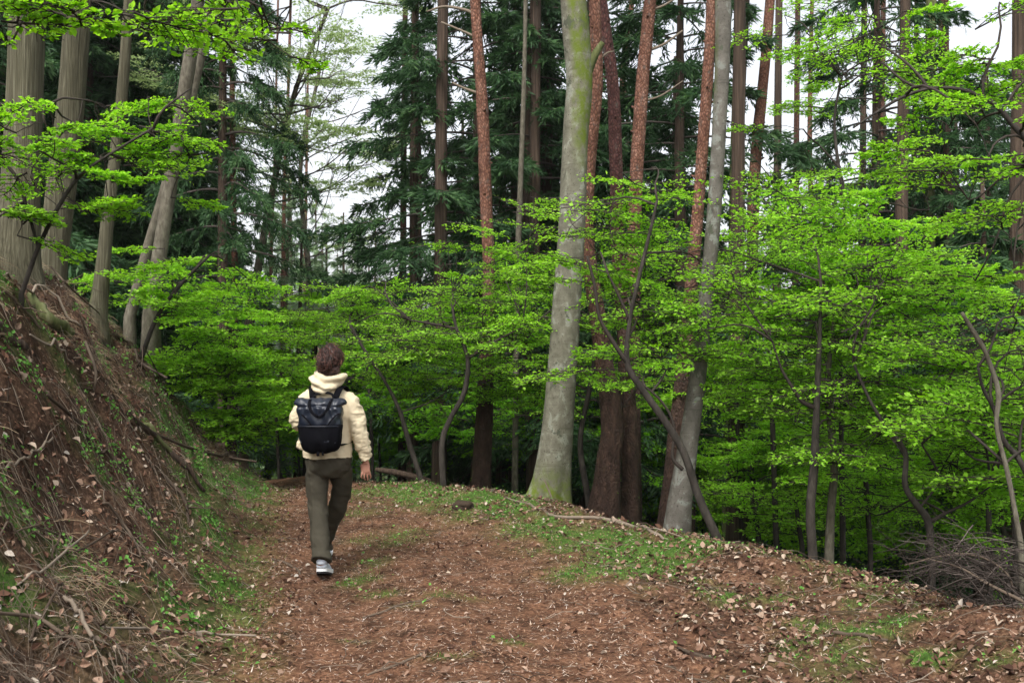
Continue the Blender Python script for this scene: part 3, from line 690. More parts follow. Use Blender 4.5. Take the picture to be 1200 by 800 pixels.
tree_trunk('cedar_tree', 'reddish brown trunk behind the right-hand arching branch', 'tree',
           [(1118, 640, 22), (1116, 480, 18), (1112, 350, 16), (1108, 200, 14), (1106, 60, 12)], 20, 'pine_base', segs=12)
tree_trunk('young_tree', 'thin grey pole trunk close right of the dark straight trunk', 'tree',
           [(1068, 640, 9), (1070, 380, 8), (1070, 250, 7), (1073, 100, 6)], 21, 'cedar_dark', segs=8)
tree_trunk('cedar_tree', 'dark trunk at the right edge, behind the arching branch', 'tree',
           [(1190, 660, 26), (1192, 480, 22), (1193, 300, 20), (1195, 100, 18)], 13.5, 'cedar_dark', segs=12)
LOWT = [(482, 12, 19, 'dark slim trunk under the leaves, first right of the fallen log'), (514, 18, 17, 'dark trunk in the tangle left of the tall red pine'), (470, 9, 22, 'thinnest dark trunk above the fallen log'),
        (586, 11, 21, 'thin dark trunk between the tall red pine and the large beech, left one'), (600, 10, 20, 'thin brown trunk between the tall red pine and the large beech, right one'), (624, 15, 17, 'dark trunk half hidden by the left side of the large beech'),
        (862, 20, 14.5, 'dark trunk right of the curved dark sapling'), (1008, 10, 22, 'slim dark trunk between the twin stems and the crooked sapling'), (1030, 9, 26, 'slimmest dark trunk deep behind the crooked sapling'),
        (908, 12, 23, 'dark trunk under the green layers, left of the twin stems'), (930, 9, 27, 'faint trunk deep behind the left of the twin stems')]
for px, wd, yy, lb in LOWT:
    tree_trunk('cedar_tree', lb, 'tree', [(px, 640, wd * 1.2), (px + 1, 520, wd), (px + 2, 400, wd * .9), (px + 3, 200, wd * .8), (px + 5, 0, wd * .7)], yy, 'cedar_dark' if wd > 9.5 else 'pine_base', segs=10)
tree_trunk('red_pine', 'slender red pine far down the path, left of the walker head', 'tree', [(330, 470, 6.8), (331, 400, 6.1), (332, 300, 5.3), (334, 200, 4.6), (338, 100, 3.8)], 30, 'redpine', segs=8)
tree_trunk('red_pine', 'thinner pinkish trunk beside the slender red pine down the path', 'tree', [(313, 470, 5.3), (316, 380, 4.6), (318, 300, 3.8), (322, 180, 3)], 29, 'redpine', segs=8)
tree_trunk('red_pine', 'faintest pink trunk farthest down the path, right of the slender red pine', 'tree', [(357, 450, 5.3), (357, 350, 4.6), (358, 270, 3.8), (360, 150, 3)], 38, 'redpine', segs=8)
tree_trunk('red_pine', 'short visible red trunk among dark foliage above the left bank', 'tree', [(274, 420, 8.4), (275, 330, 7.6), (273, 200, 6.8), (272, 80, 6.1)], 19, 'redpine', segs=8)

# ------------------------------------------------------------------ conifers with crowns
CON = [make_conifer('fir_tree', 'x', 11, 14, .17, 'cedar_dark', 'needle', z0=3.2, Rmax=2.7, nb=84, tw=38, sl=20, droop=.42, slW=.03, slL=.19),
       make_conifer('fir_tree', 'x', 12, 13, .15, 'cedar_dark', 'needle', z0=1.2, Rmax=2.4, nb=92, tw=38, sl=20, droop=.6, slW=.03, slL=.19),
       make_conifer('fir_tree', 'x', 13, 15, .2, 'cedar_dark', 'needle', z0=4.0, Rmax=2.9, nb=84, tw=40, sl=20, droop=.4, top=False, slW=.03, slL=.19),
       make_conifer('fir_tree', 'x', 14, 11, .13, 'cedar_dark', 'needle', z0=.4, Rmax=2.7, nb=86, tw=38, sl=20, droop=.55, slW=.03, slL=.19)]
PALE = [make_conifer('larch_tree', 'x', 21, 15, .14, 'redpine', 'needle_hazed', z0=3.5, Rmax=2.4, nb=46, tw=22, sl=14, droop=.12, slL=.2, slW=.03, upw=.1),
        make_conifer('larch_tree', 'x', 22, 13, .12, 'redpine', 'needle_hazed', z0=1.5, Rmax=2.6, nb=50, tw=22, sl=14, droop=.2, slL=.2, slW=.03, upw=.05)]
def plant(proto, px, Y, rz, s, label, group, dz=0.0):
    x = (px - 600) / FPX * Y; copy_tree(proto, (x, Y, float(hgt(x, Y, False)) + dz), rz, s, label, group)
plant(CON[0], 488, 21.5, .4, (.72, 1.0), 'dark fir with layered drooping boughs, trunk showing, above the walker', 'dark firs with visible trunks')
plant(CON[2], 640, 21, 2.0, (.85, .9), 'dark fir crown behind the top of the large beech', 'dark firs with visible trunks')
plant(CON[1], 590, 24, 4.0, (1.1, 1.0), 'dark fir crown between the tall red pine and large beech', 'dark firs with visible trunks')
plant(CON[0], 790, 22, 1.0, (1.0, .95), 'dark fir behind the salmon red pine', 'dark firs with visible trunks')
plant(CON[2], 735, 24, 3.0, (1.0, .9), 'dark fir crown behind the curved purplish pine', 'dark firs with visible trunks')
plant(CON[1], 968, 24, 1.2, (.75, .95), 'narrow fir standing in the right-hand sky gap', 'dark firs with visible trunks')
plant(CON[3], 1150, 13.5, 3.2, (.85, .75), 'broad low dark conifer at right with drooping boughs', 'dark firs with visible trunks', -.5)
plant(CON[2], 262, 17.5, 4.6, (.55, .85), 'dark conifer overhanging the sky gap above the path, left side', 'dark firs with visible trunks')
DF = [(560, 18.5, 2, 'dark fir behind the tall red pine, boughs hanging over the green tiers'), (625, 17.5, 0, 'dark fir close behind the left side of the large beech'), (545, 25, 1, 'dark fir filling the gap between the layered fir and tall red pine'),
      (800, 17.5, 2, 'dark fir between the salmon red pine and leaning grey beech'), (690, 19, 2, 'dark fir behind the large beech and the purplish pine'), (1030, 19, 2, 'dark high-crowned fir left of the dark straight trunk'), (1110, 17.5, 0, 'dark fir behind the arching bare bough')]
for i, (px, Y, v, lb) in enumerate(DF): plant(CON[v], px, Y, i * 1.9 + .8, (.95, .85 + .05 * (i % 3)), lb, 'dark firs with visible trunks')
LB = 'dark conifer in the dense shade behind the trunks on the left bank'
for i, (px, Y, v) in enumerate([(50, 20, 1), (100, 19, 3), (145, 21, 0), (180, 20, 1), (175, 24, 3), (10, 18, 3), (70, 24, 2), (135, 27, 1), (30, 26, 0), (0, 20, 1), (80, 22, 2), (120, 24, 1), (190, 26, 3), (215, 27, 1), (-60, 16, 1), (-130, 20, 3), (120, 21, 2)]):
    plant(CON[v], px, Y, i * 1.3, (1.05, 1.0), LB, 'conifers behind the left bank')
RB = 'dark conifer in the forest behind the right-hand green layers'
for i, (px, Y, v, s) in enumerate([(560, 31, 1, 1), (650, 33, 2, 1), (700, 28, 3, .9), (760, 30, 1, 1), (830, 33, 3, .62), (900, 38, 1, .55), (1000, 30, 1, .6), (1040, 24, 0, .95), (1085, 22, 1, .95), (1120, 26, 2, 1), (1165, 21, 1, 1),
                                   (1210, 19, 3, 1), (1010, 36, 1, .8), (940, 32, 3, .5), (870, 28, 3, .42), (1260, 24, 1, 1), (1330, 20, 3, 1), (610, 40, 3, 1), (520, 27, 3, .8), (455, 36, 3, .5), (1140, 33, 1, 1.1), (1060, 36, 2, 1)]):
    plant(CON[v], px, Y, i * 1.7 + .5, (s * .5 + .5, s), RB, 'conifers behind the green layers')
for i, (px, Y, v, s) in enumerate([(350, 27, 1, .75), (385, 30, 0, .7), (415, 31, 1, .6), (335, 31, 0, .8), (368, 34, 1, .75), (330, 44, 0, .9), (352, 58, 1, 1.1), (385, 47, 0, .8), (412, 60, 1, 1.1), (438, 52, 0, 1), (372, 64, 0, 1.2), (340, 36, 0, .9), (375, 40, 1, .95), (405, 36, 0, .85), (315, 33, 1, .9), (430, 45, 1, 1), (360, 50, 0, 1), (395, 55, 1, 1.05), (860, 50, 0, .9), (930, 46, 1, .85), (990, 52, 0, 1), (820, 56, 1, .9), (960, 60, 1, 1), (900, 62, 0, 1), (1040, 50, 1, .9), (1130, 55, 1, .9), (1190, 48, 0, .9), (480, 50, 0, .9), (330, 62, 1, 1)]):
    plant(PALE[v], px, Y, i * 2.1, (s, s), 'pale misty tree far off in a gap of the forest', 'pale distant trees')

# far-off wood closing the view
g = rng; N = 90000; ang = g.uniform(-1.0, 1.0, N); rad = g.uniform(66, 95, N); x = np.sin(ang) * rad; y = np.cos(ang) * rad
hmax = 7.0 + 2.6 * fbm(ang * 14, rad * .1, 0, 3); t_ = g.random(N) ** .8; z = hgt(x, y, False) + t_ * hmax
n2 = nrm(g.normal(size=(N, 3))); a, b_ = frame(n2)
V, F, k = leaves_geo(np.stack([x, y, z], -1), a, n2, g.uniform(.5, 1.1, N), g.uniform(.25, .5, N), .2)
mb = MB(); mb.add(V, F, np.repeat(g.random(N), k)); tag(mb.build('distant_woodland', M['needle_hazed'], smooth=False), kind='stuff')

# ------------------------------------------------------------------ understory trees with fresh leaves
GU = 'young maples with fresh green layers'
def U(label, stem, Y, blobs, n, ls=.034, **kw): return understory('maple_tree', label, 'tree', stem, Y, [(a, b, c, d * 1.12, e * 1.1, f * 1.35) for a, b, c, d, e, f in blobs], int(n * .78), ls, group=GU, **kw)
U('dark curved sapling rising right to left in front of the leaning beech', [(845, 640, 11), (820, 585, 10), (801, 530, 9), (778, 492, 9), (752, 455, 8), (735, 425, 7), (738, 375, 5), (750, 320, 5), (764, 262, 4), (770, 235, 3)], 8.4,
  [(745, 330, 9.3, .85, .6, .5), (830, 360, 9.6, .9, .6, .4), (720, 250, 9.2, .5, .4, .4), (760, 425, 9.2, .8, .4, .25)], 84,
  extra=[[(735, 425, 6), (715, 395, 5), (702, 370, 4), (697, 335, 4), (688, 300, 3)], [(738, 375, 4), (722, 340, 3), (712, 320, 2)], [(800, 550, 5), (788, 535, 4), (790, 500, 3), (775, 470, 3), (740, 440, 2)]])
U('young maple with bright tiers over the centre, left of the large beech', [(520, 575, 8), (518, 520, 7), (528, 490, 6), (544, 460, 6), (548, 420, 5), (535, 385, 4), (530, 360, 3)], 11.5,
  [(530, 400, 12, 1.1, .9, .32), (600, 380, 12, 1.0, .9, .42), (470, 395, 12.5, .9, .9, .30), (560, 320, 12, .55, .5, .55), (620, 300, 11.9, .5, .5, .55), (440, 350, 13, .8, .7, .25)], 150,
  extra=[[(548, 420, 4), (580, 400, 3), (610, 385, 2)], [(535, 385, 3), (510, 380, 3), (480, 375, 2)]])
U('thin maple with a crossing bare stem beside the fallen log', [(495, 565, 6), (480, 520, 6), (468, 480, 5), (450, 445, 4), (430, 415, 4), (410, 380, 3)], 12.2,
  [(430, 390, 13.5, .9, .8, .25), (500, 440, 13.5, .9, .8, .25), (390, 365, 15, .9, .8, .25)], 70)
U('maple spreading low bright tiers behind the large beech', [(690, 590, 8), (680, 520, 7), (690, 460, 6), (700, 400, 5), (705, 340, 4)], 12.5,
  [(610, 440, 13.2, 1.2, .9, .3), (700, 450, 13, 1.0, .9, .3), (640, 350, 13, 1.0, .9, .4), (560, 460, 13.5, .9, .8, .25)], 100, leafm='leaf')
U('left one of the twin stems, dark, with a hooked side branch', [(953, 655, 12), (950, 600, 11), (954, 545, 11), (957, 480, 8), (959, 430, 7), (961, 385, 5), (962, 330, 4)], 8.3,
  [(960, 330, 8.8, 1.0, .8, .40), (900, 400, 9.0, .9, .8, .35), (1000, 440, 9.0, 1.0, .8, .35), (920, 480, 9.4, .9, .7, .22), (860, 300, 9.6, .8, .8, .4)], 120,
  extra=[[(956, 478, 6), (940, 470, 5), (925, 448, 4), (915, 430, 3), (905, 400, 2)]])
understory('young_tree', 'right one of the twin stems, paler and greyish', 'tree', [(972, 650, 12), (974, 600, 10), (978, 545, 9), (974, 500, 9), (970, 455, 8), (972, 420, 6), (978, 370, 4)], 8.9,
  [(1020, 330, 9.6, 1.0, .8, .4), (950, 260, 10, .8, .7, .3)], 42, .045, barkm='palestem')
U('crooked dark sapling left of the brush pile', [(1092, 660, 8), (1088, 612, 9), (1075, 592, 8), (1061, 568, 7), (1061, 530, 6), (1042, 505, 5), (1020, 470, 4), (1000, 425, 3)], 7.9,
  [(1070, 400, 8.5, .9, .8, .5), (1040, 520, 8.8, .9, .7, .2), (1130, 470, 8.8, .8, .8, .3), (1010, 580, 9.8, .8, .6, .15), (1080, 330, 9, .8, .8, .3)], 110,
  extra=[[(1088, 612, 6), (1110, 600, 4), (1135, 588, 3), (1160, 570, 2)], [(1078, 595, 3), (1100, 560, 3), (1080, 520, 2)]])
understory('young_tree', 'pale bare-barked stem leaning left near the right edge', 'tree', [(1197, 640, 7), (1188, 590, 6), (1180, 550, 6), (1168, 500, 5), (1170, 460, 6), (1158, 420, 5), (1148, 400, 6), (1127, 366, 4)], 6.6,
  [(1150, 560, 8.5, .7, .6, .25), (1170, 500, 7.5, .6, .5, .3)], 26, .042, barkm='palestem')
U('dark hooked sapling at the right edge above the brush pile', [(1215, 600, 7), (1205, 560, 7), (1192, 535, 7), (1176, 515, 6), (1165, 480, 5), (1152, 455, 4), (1146, 430, 3)], 6.8,
  [(1185, 430, 7.3, .6, .6, .3), (1120, 420, 8.0, .6, .6, .25)], 30)
U('slender maple with an airy crown against the sky, right of the leaning red pine', [(988, 650, 7), (985, 400, 5), (990, 290, 5), (990, 240, 4), (982, 190, 4), (978, 140, 3), (986, 90, 3)], 10.8,
  [(960, 130, 11, .9, .8, .7), (1010, 60, 11, .8, .8, .6), (930, 60, 11, .6, .6, .5), (1040, 200, 11, .8, .8, .45), (950, 220, 11.2, .7, .7, .3)], 42, .034, keep=.45,
  extra=[[(990, 240, 4), (984, 200, 3), (960, 170, 2)], [(990, 290, 3), (970, 270, 3), (930, 240, 2), (880, 180, 1)]])
U('tree leaning in from the right edge with a long arching bare bough', [(1275, 560, 14), (1268, 400, 12), (1250, 260, 10), (1222, 190, 8), (1190, 150, 7), (1165, 122, 6), (1130, 106, 5), (1095, 103, 4), (1060, 113, 4), (1030, 130, 3), (1000, 150, 2)], 6.6,
  [(1130, 190, 6.8, .45, .4, .32), (1180, 250, 6.2, .4, .4, .35), (1150, 60, 7, .6, .5, .3), (1185, 160, 6.0, .3, .3, .25), (1050, 60, 7.5, .5, .5, .2), (1100, 140, 7, .4, .4, .18), (1170, 330, 6.6, .45, .4, .12)], 50, .030, size=.55, keep=.45)
U('leafy sapling in front of the cedar trunks on the left bank', [(25, 345, 6), (45, 290, 5), (70, 240, 5), (95, 205, 4), (130, 180, 3), (180, 150, 3)], 6.9,
  [(170, 150, 7.3, .5, .5, .22), (200, 200, 7.5, .4, .4, .28), (120, 210, 7.2, .5, .4, .26), (60, 200, 6.8, .45, .4, .36), (20, 150, 6.5, .4, .4, .3), (225, 130, 7.5, .25, .3, .12), (100, 140, 7, .4, .4, .12), (30, 260, 6.8, .4, .3, .2)], 60, .032, size=.5, keep=.42,
  extra=[[(45, 290, 4), (20, 210, 4), (-10, 180, 4)], [(0, 122, 4), (30, 128, 4), (50, 126, 2)]])
U('broad-leaved bough hanging into the top left corner', [(-150, 420, 16), (-170, 250, 14), (-160, 60, 12), (-110, -30, 10), (-40, -45, 8), (60, -40, 6), (160, -25, 5), (260, -10, 3), (310, 10, 2)], 4.9,
  [(40, 15, 4.7, .30, .3, .09), (130, 20, 4.9, .35, .3, .09), (230, 25, 5.2, .35, .3, .10), (300, 25, 5.6, .25, .3, .09), (330, 60, 6, .18, .3, .04), (10, 40, 4.8, .2, .2, .04)], 34, .036, size=.42, keep=.17, shape='oval')
U('shrubby maple hanging over the left bank below the pale pair', [(165, 420, 6), (185, 370, 5), (215, 330, 4), (245, 300, 3)], 11.5,
  [(200, 330, 11.5, .8, .6, .35), (260, 340, 12.5, .7, .5, .3), (300, 385, 15, .7, .6, .2)], 44, .042, keep=.8)
U('bright green bush at the foot of the left bank before the path end', [(268, 520, 8), (264, 480, 6), (265, 440, 5), (268, 400, 3)], 13,
  [(258, 440, 12.4, .6, .5, .45), (285, 480, 13, .45, .5, .32), (232, 415, 12.2, .5, .5, .25), (300, 430, 14, .6, .5, .4)], 130, .045)
U('far maple glowing bright green beyond the walker', [(360, 500, 10), (365, 440, 8), (372, 390, 6)], 22,
  [(385, 375, 21, 1.9, 1.2, .35), (340, 400, 22, 1.3, 1.2, .5), (440, 350, 21, 1.0, 1, .4)], 80, .07, size=1.3)
DL = ['low maple tier just right of the leaning grey beech', 'shaded maple left of the twin stems', 'low maple behind the crooked dark sapling foot', 'shaded maple behind the crooked sapling', 'shaded maple above the brush pile', 'deep low maple between the twin stems and the crooked sapling',
      'shaded maple right behind the large beech', 'shaded maple behind the dark curved sapling', 'far maple between the tall red pine and the beech', 'far low maple right of the walker elbow', 'far maple just right of the walker', 'deep low maple left of the twin stems', 'mid-height maple right of the crooked sapling',
      'mid-height maple right of the leaning beech', 'far dim maple left of the walker', 'far dim maple behind the walker', 'low maple behind the right end of the brush pile', 'deep low maple below the leaning beech', 'mid-height dim maple above the fallen log', 'farthest low maple beside the large beech',
      'brighter low tier touching the left twin stem', 'brighter tier between the twin stems and the crooked sapling', 'lowest bright tier beside the crooked sapling foot', 'bright tier at the right edge', 'bright mid-height tier near the right edge', 'dim maple over the foot of the bank, left of the walker head', 'maple right beside the walker head',
      'bright mid-height tier right of the leaning beech', 'mid-height maple crossing the tall red pine trunk']
DL = [d + ', under the leaf layers' if len(d.split()) < 12 else d for d in DL]
for i, (px, py, Y) in enumerate([(880, 560, 13), (960, 540, 14.5), (1040, 600, 14), (1110, 560, 13), (1170, 590, 12), (1000, 620, 17), (660, 520, 18), (740, 520, 17), (560, 520, 22), (500, 500, 24), (440, 500, 22), (900, 610, 18), (1080, 480, 16), (860, 480, 14), (345, 500, 24), (390, 520, 26), (1140, 640, 16), (820, 600, 20), (480, 450, 19), (650, 560, 24), (930, 580, 12.5), (1010, 540, 12), (1080, 620, 13), (1180, 520, 11), (1150, 470, 11.5), (320, 470, 19), (430, 460, 18), (900, 440, 12), (560, 490, 16)]):
    k = Y / 14
    understory('maple_tree', DL[i % len(DL)], 'tree', [(px + 10, 640, 6 / k), (px + 4, py + 20, 5 / k), (px, py - 30, 3 / k)], Y,
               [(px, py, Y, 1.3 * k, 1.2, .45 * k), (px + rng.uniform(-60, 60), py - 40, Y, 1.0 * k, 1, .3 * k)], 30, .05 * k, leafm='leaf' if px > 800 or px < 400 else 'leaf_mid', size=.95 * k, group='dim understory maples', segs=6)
# bare-twigged spring trees in the pale gap
def bare_tree(label, stem, Y, nb, L, seed):
    P, R = world_line(stem, Y); g = np.random.default_rng(seed); gz = float(hgt(P[0][0], P[0][1])); P = np.vstack([[P[0][0], P[0][1], gz - .1], P]); R = np.append(R[0] * 1.3, R)
    root = empty('bare_tree', P[0], label, 'tree'); o = P[0].copy(); tr = MB(); trunk_tube(tr, P, R, 8, .08); br = MB(); lf = MB()
    for i in range(nb):
        j = g.integers(len(P) // 3, len(P)); a = g.uniform(0, 2 * PI); l = L * g.uniform(.5, 1.1); q = P[j] + np.array([math.cos(a), math.sin(a) * .7, g.uniform(.1, .8)]) * l
        ln = limb(br, P[j], q, .022, .006, -.08, 9, 4, .05)
        for m_ in range(7):
            p = ln[g.integers(3, 9)]; limb(br, p, p + nrm(q - P[j]) * l * .3 + g.normal(0, .22 * l, 3), .008, .003, 0, 5, 3, .06)
            if g.random() < .6: spray(None, lf, p, a + g.normal(0, .6), .1, .9, .05, .3)
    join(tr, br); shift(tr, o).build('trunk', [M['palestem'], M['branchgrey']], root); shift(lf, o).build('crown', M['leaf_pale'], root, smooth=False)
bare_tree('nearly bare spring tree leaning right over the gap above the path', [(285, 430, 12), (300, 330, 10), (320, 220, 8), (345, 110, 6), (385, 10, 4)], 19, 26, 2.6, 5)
bare_tree('pale bare-branched tree in the misty gap right of the path', [(350, 440, 8), (362, 330, 7), (352, 200, 5), (375, 80, 4)], 27, 26, 3.2, 6)

# ------------------------------------------------------------------ ground-level things: logs, branches, brush, clod
def stick(name, label, cat, pts, Y, matk='dead', rr=.5, twigs=0, segs=7, lift=0.0, group=None, ground=True):
    """pts (px,py,width): laid on the terrain under those pixels when ground"""
    q = []
    for p in pts:
        w3 = at(p[0], p[1], 1.0) - np.array([0, 0, CAM_Z])
        if ground:
            ts = np.linspace(4, 16, 900); X3 = w3[None] * ts[:, None] + [0, 0, CAM_Z]; below = X3[:, 2] < hgt(X3[:, 0], X3[:, 1])
            t = ts[np.argmax(below)] if below.any() else Y
        else: t = p[3] if len(p) > 3 else Y
        v = w3 * t + [0, 0, CAM_Z]; q.append([*v, p[2] / 2 * t / FPX])
    q = smooth_poly(q, 22); P, R = q[:, :3], np.maximum(q[:, 3] * .8, .003)
    if ground: P[:, 2] = np.maximum(P[:, 2], hgt(P[:, 0], P[:, 1])) + R * .5 + lift
    o = P[0].copy(); mb = MB(); trunk_tube(mb, P, R, segs, .15, r=rr); 
    for i in range(twigs):
        j = rng.integers(4, 20); l = rng.uniform(.08, .25); limb(mb, P[j], P[j] + (P[j] - P[j - 3]) * .8 + rng.normal(0, l * .6, 3) * [1, 1, .5] + [0, 0, l * .25], R[j] * .6, R[j] * .25, 0, 5, 4, .08, r=rr)
    shift(mb, o); ob = mb.build(name, M[matk]); ob.location = tuple(o); tag(ob, label, cat, group); return ob
stick('fallen_branch', 'long thin pale branch lying right of the large beech base', 'branch', [(592, 583, 3), (625, 596, 4), (652, 606, 5), (700, 608, 6), (740, 618, 6), (762, 624, 6), (778, 634, 4)], 9.5, rr=.75, twigs=2)
stick('fallen_branch', 'short upright broken branch against the large beech base', 'branch', [(652, 612, 3, 10), (648, 588, 3, 10.1), (638, 562, 2, 10.2)], 10, rr=.6, ground=False)
stick('fallen_log', 'dark fallen log across the verge right of the walker hand', 'log', [(440, 551, 6), (462, 555, 9), (490, 561, 8), (505, 565, 6)], 12.5, 'cedar_dark', segs=10)
stick('log', 'short mossy log end sticking out of the bank below the cedars', 'log', [(36, 352, 11), (50, 372, 15), (66, 388, 18), (80, 398, 19)], 8, 'mosstrunk', segs=12, lift=.02)
stick('log', 'grey weathered log end at the left edge of the bank', 'log', [(-20, 388, 14), (5, 398, 15), (30, 412, 10)], 6.6, 'cedar_dark', segs=10)
stick('bare_twig', 'dark forked twig standing up in the lower left', 'twig', [(35, 765, 5), (52, 730, 5), (66, 700, 4), (74, 690, 3)], 5, rr=.1, lift=.03)
stick('bare_twig', 'pale forked twig slanting up right in the lower left', 'twig', [(20, 700, 3), (50, 682, 4), (80, 655, 4), (104, 634, 3)], 5.2, rr=.9, lift=.05, twigs=2)
stick('fallen_branch', 'long brown stick crossing the lower left corner', 'branch', [(-5, 727, 5), (40, 732, 6), (70, 750, 6), (100, 780, 5)], 5, rr=.4, lift=.03, twigs=3)
stick('fallen_branch', 'pale brown thick stick pointing down right, lower left corner', 'branch', [(75, 708, 6), (90, 725, 7), (108, 755, 6)], 5, rr=.8, lift=.03)
stick('fallen_branch', 'straight pale stick lying level near the bottom left edge of path', 'branch', [(120, 741, 3), (170, 742, 4), (230, 747, 4), (300, 749, 3)], 5.3, rr=.95, lift=.02)
stick('fallen_branch', 'greenish stick slanting down the middle of the bank', 'branch', [(168, 502, 6), (185, 518, 7), (204, 536, 6)], 8, 'mosstrunk', lift=.02)
stick('fallen_branch', 'dark thin stick pointing right from the lower bank', 'branch', [(60, 670, 3), (95, 655, 4), (132, 632, 3)], 5.6, rr=.1, lift=.05)
stick('fallen_branch', 'curved brown stick on the path left of the walker foot', 'branch', [(318, 655, 3), (334, 660, 4), (348, 668, 4), (352, 674, 3)], 7, rr=.45)
stick('fallen_branch', 'thin stick lying across the middle of the path in front', 'branch', [(425, 724, 3), (450, 717, 4), (480, 706, 3), (500, 704, 2)], 6, rr=.5)
stick('fallen_branch', 'dark short stick at the bottom right of the path', 'branch', [(795, 760, 5), (815, 768, 6), (835, 772, 4)], 5.2, rr=.15)
stick('fallen_branch', 'grey branch lying on the leaf litter at right', 'branch', [(960, 747, 5), (985, 744, 7), (1020, 748, 6), (1040, 752, 4)], 5.5, rr=.3)
stick('fallen_branch', 'twiggy brown stick at the bottom edge left of centre', 'branch', [(430, 792, 4), (460, 782, 5), (500, 764, 4)], 5, rr=.5, twigs=2)
stick('fallen_branch', 'pale thin stick sloping down the upper bank', 'branch', [(5, 332, 3), (40, 352, 4), (95, 390, 3)], 8, rr=.95, lift=.05)
stick('fallen_branch', 'pale thin stick sloping down the middle of the upper bank', 'branch', [(35, 402, 3), (60, 416, 4), (85, 434, 3)], 8, rr=.95, lift=.05)
stick('fallen_branch', 'brown branch lying across the bank foot behind the herbs', 'branch', [(180, 512, 4), (225, 530, 5), (270, 540, 4), (300, 545, 3)], 9, rr=.25, lift=.03, twigs=3)
stick('root', 'dark exposed root hanging out at the undercut of the bank', 'root', [(150, 490, 7), (180, 515, 9), (215, 548, 7), (240, 580, 5)], 8, 'cedar_dark', segs=8, lift=.02, )
M['brush'] = rampmat('dead_brushwood', [(0, (.02, .015, .012)), (.6, (.055, .043, .037)), (1, (.14, .115, .10))])
for k, (pts, lb, rr) in enumerate([
    ([(60, 318, 3), (85, 345, 3), (118, 372, 2)], 'thin grey twig lying between the second cedar and the slim trunk foot', .5), ([(0, 350, 3), (30, 372, 4), (48, 392, 3)], 'brown twig below the widest cedar', .3),
    ([(100, 405, 4), (112, 440, 4), (108, 470, 3)], 'forked bare root hanging on the upper bank', .35), ([(135, 395, 4), (160, 425, 4), (195, 448, 3)], 'thin dark stick on the crest below the pale pair', .15),
    ([(55, 470, 4), (90, 500, 5), (120, 540, 4), (150, 560, 3)], 'dark root curving down the bank face', .1), ([(0, 560, 4), (30, 545, 4), (62, 520, 3)], 'pale twig pointing up right on the left bank', .8),
    ([(190, 560, 4), (215, 590, 5), (222, 620, 4)], 'short dark root at the bank foot', .1), ([(0, 640, 3), (40, 625, 3), (85, 640, 3)], 'brown thin stick on the lower bank', .4), ([(120, 600, 4), (150, 628, 4), (165, 660, 3)], 'crooked brown root low on the bank', .3)]):
    stick('fallen_branch' if 'root' not in lb else 'root', lb, 'root' if 'root' in lb else 'twig', pts, 7, rr=rr, lift=.03, twigs=3)
# brush pile
def brush(label, c, sx, sy, n, seed, Lr=(.25, .8), rad=.006):
    g = np.random.default_rng(seed); mb = MB(); c = np.asarray(c)
    ax = nrm(np.array([-1, .1, .12]))
    for i in range(n):
        p = c + g.normal(0, 1, 3) * [sx, .18, sy]; d = nrm(ax + g.normal(0, .5, 3)); l = g.uniform(*Lr); r0 = rad * g.uniform(.35, 1.2)
        ln = limb(mb, p - d * l / 2, p + d * l / 2, r0, r0 * .35, g.uniform(.02, .22), 7, 4, .05, r=g.random() * .9)
        for k in range(3):
            q = ln[g.integers(2, 7)]; limb(mb, q, q + nrm(d + g.normal(0, .7, 3)) * l * .3, r0 * .5, r0 * .2, .05, 4, 3, .05, r=g.random() * .6)
    o = np.array([c[0], c[1], float(hgt(c[0], c[1]))]); shift(mb, o); ob = mb.build('brush_pile', M['brush']); ob.location = tuple(o); tag(ob, label, 'brush pile')
brush('tangled pile of dead grey brushwood at the right edge', at(1140, 670, 6.1), .19, .06, 130, 3, (.2, .6), .005)
brush('smaller dark heap of dead twigs in the lower right corner', at(1175, 722, 5.9), .13, .05, 60, 4, (.15, .45), .005)
stick('fallen_branch', 'long pale branch reaching out of the brush pile to the right edge', 'branch', [(1090, 655, 2, 6.1), (1125, 665, 3, 6.0), (1160, 685, 4, 5.9), (1215, 712, 6, 5.8)], 6, rr=.5, ground=False)
stick('fallen_branch', 'bowed pale branch arching over the brush pile', 'branch', [(1060, 662, 2, 6.3), (1110, 650, 3, 6.2), (1150, 652, 4, 6.1), (1180, 672, 3, 6.0), (1190, 700, 2, 6.0)], 6, rr=.4, ground=False)
# clod by the verge
g = np.random.default_rng(5); cxy = gp(543, 604); th, ph = np.meshgrid(np.linspace(0, 2 * PI, 24, endpoint=False), np.linspace(.02, PI - .02, 14)); S = np.stack([np.cos(th) * np.sin(ph), np.sin(th) * np.sin(ph), np.cos(ph)], -1)
rad = 1 + .3 * fbm(S[..., 0] * 2.2, S[..., 1] * 2.2, S[..., 2] * 2.2, 4); Vc = (S * rad[..., None] * [.10, .08, .055]).reshape(-1, 3); idx = np.arange(14 * 24).reshape(14, 24); nxt = np.roll(idx, -1, 1)
mb = MB(); mb.add(Vc, np.stack([idx[:-1], idx[1:], nxt[1:], nxt[:-1]], -1).reshape(-1, 4)); m_, nt_, b2 = mat('dark_earth', .95); nt_.links.new(ramp(nt_, ntex(nt_, 30), [(.3, (.012, .008, .006)), (.7, (.06, .04, .025))]), b2.inputs['Base Color'])
ob = mb.build('earth_clod', m_); ob.location = (cxy[0], cxy[1], float(hgt(*cxy)) + .03); tag(ob, 'dark rounded clod of earth at the grassy edge of the path', 'clod')

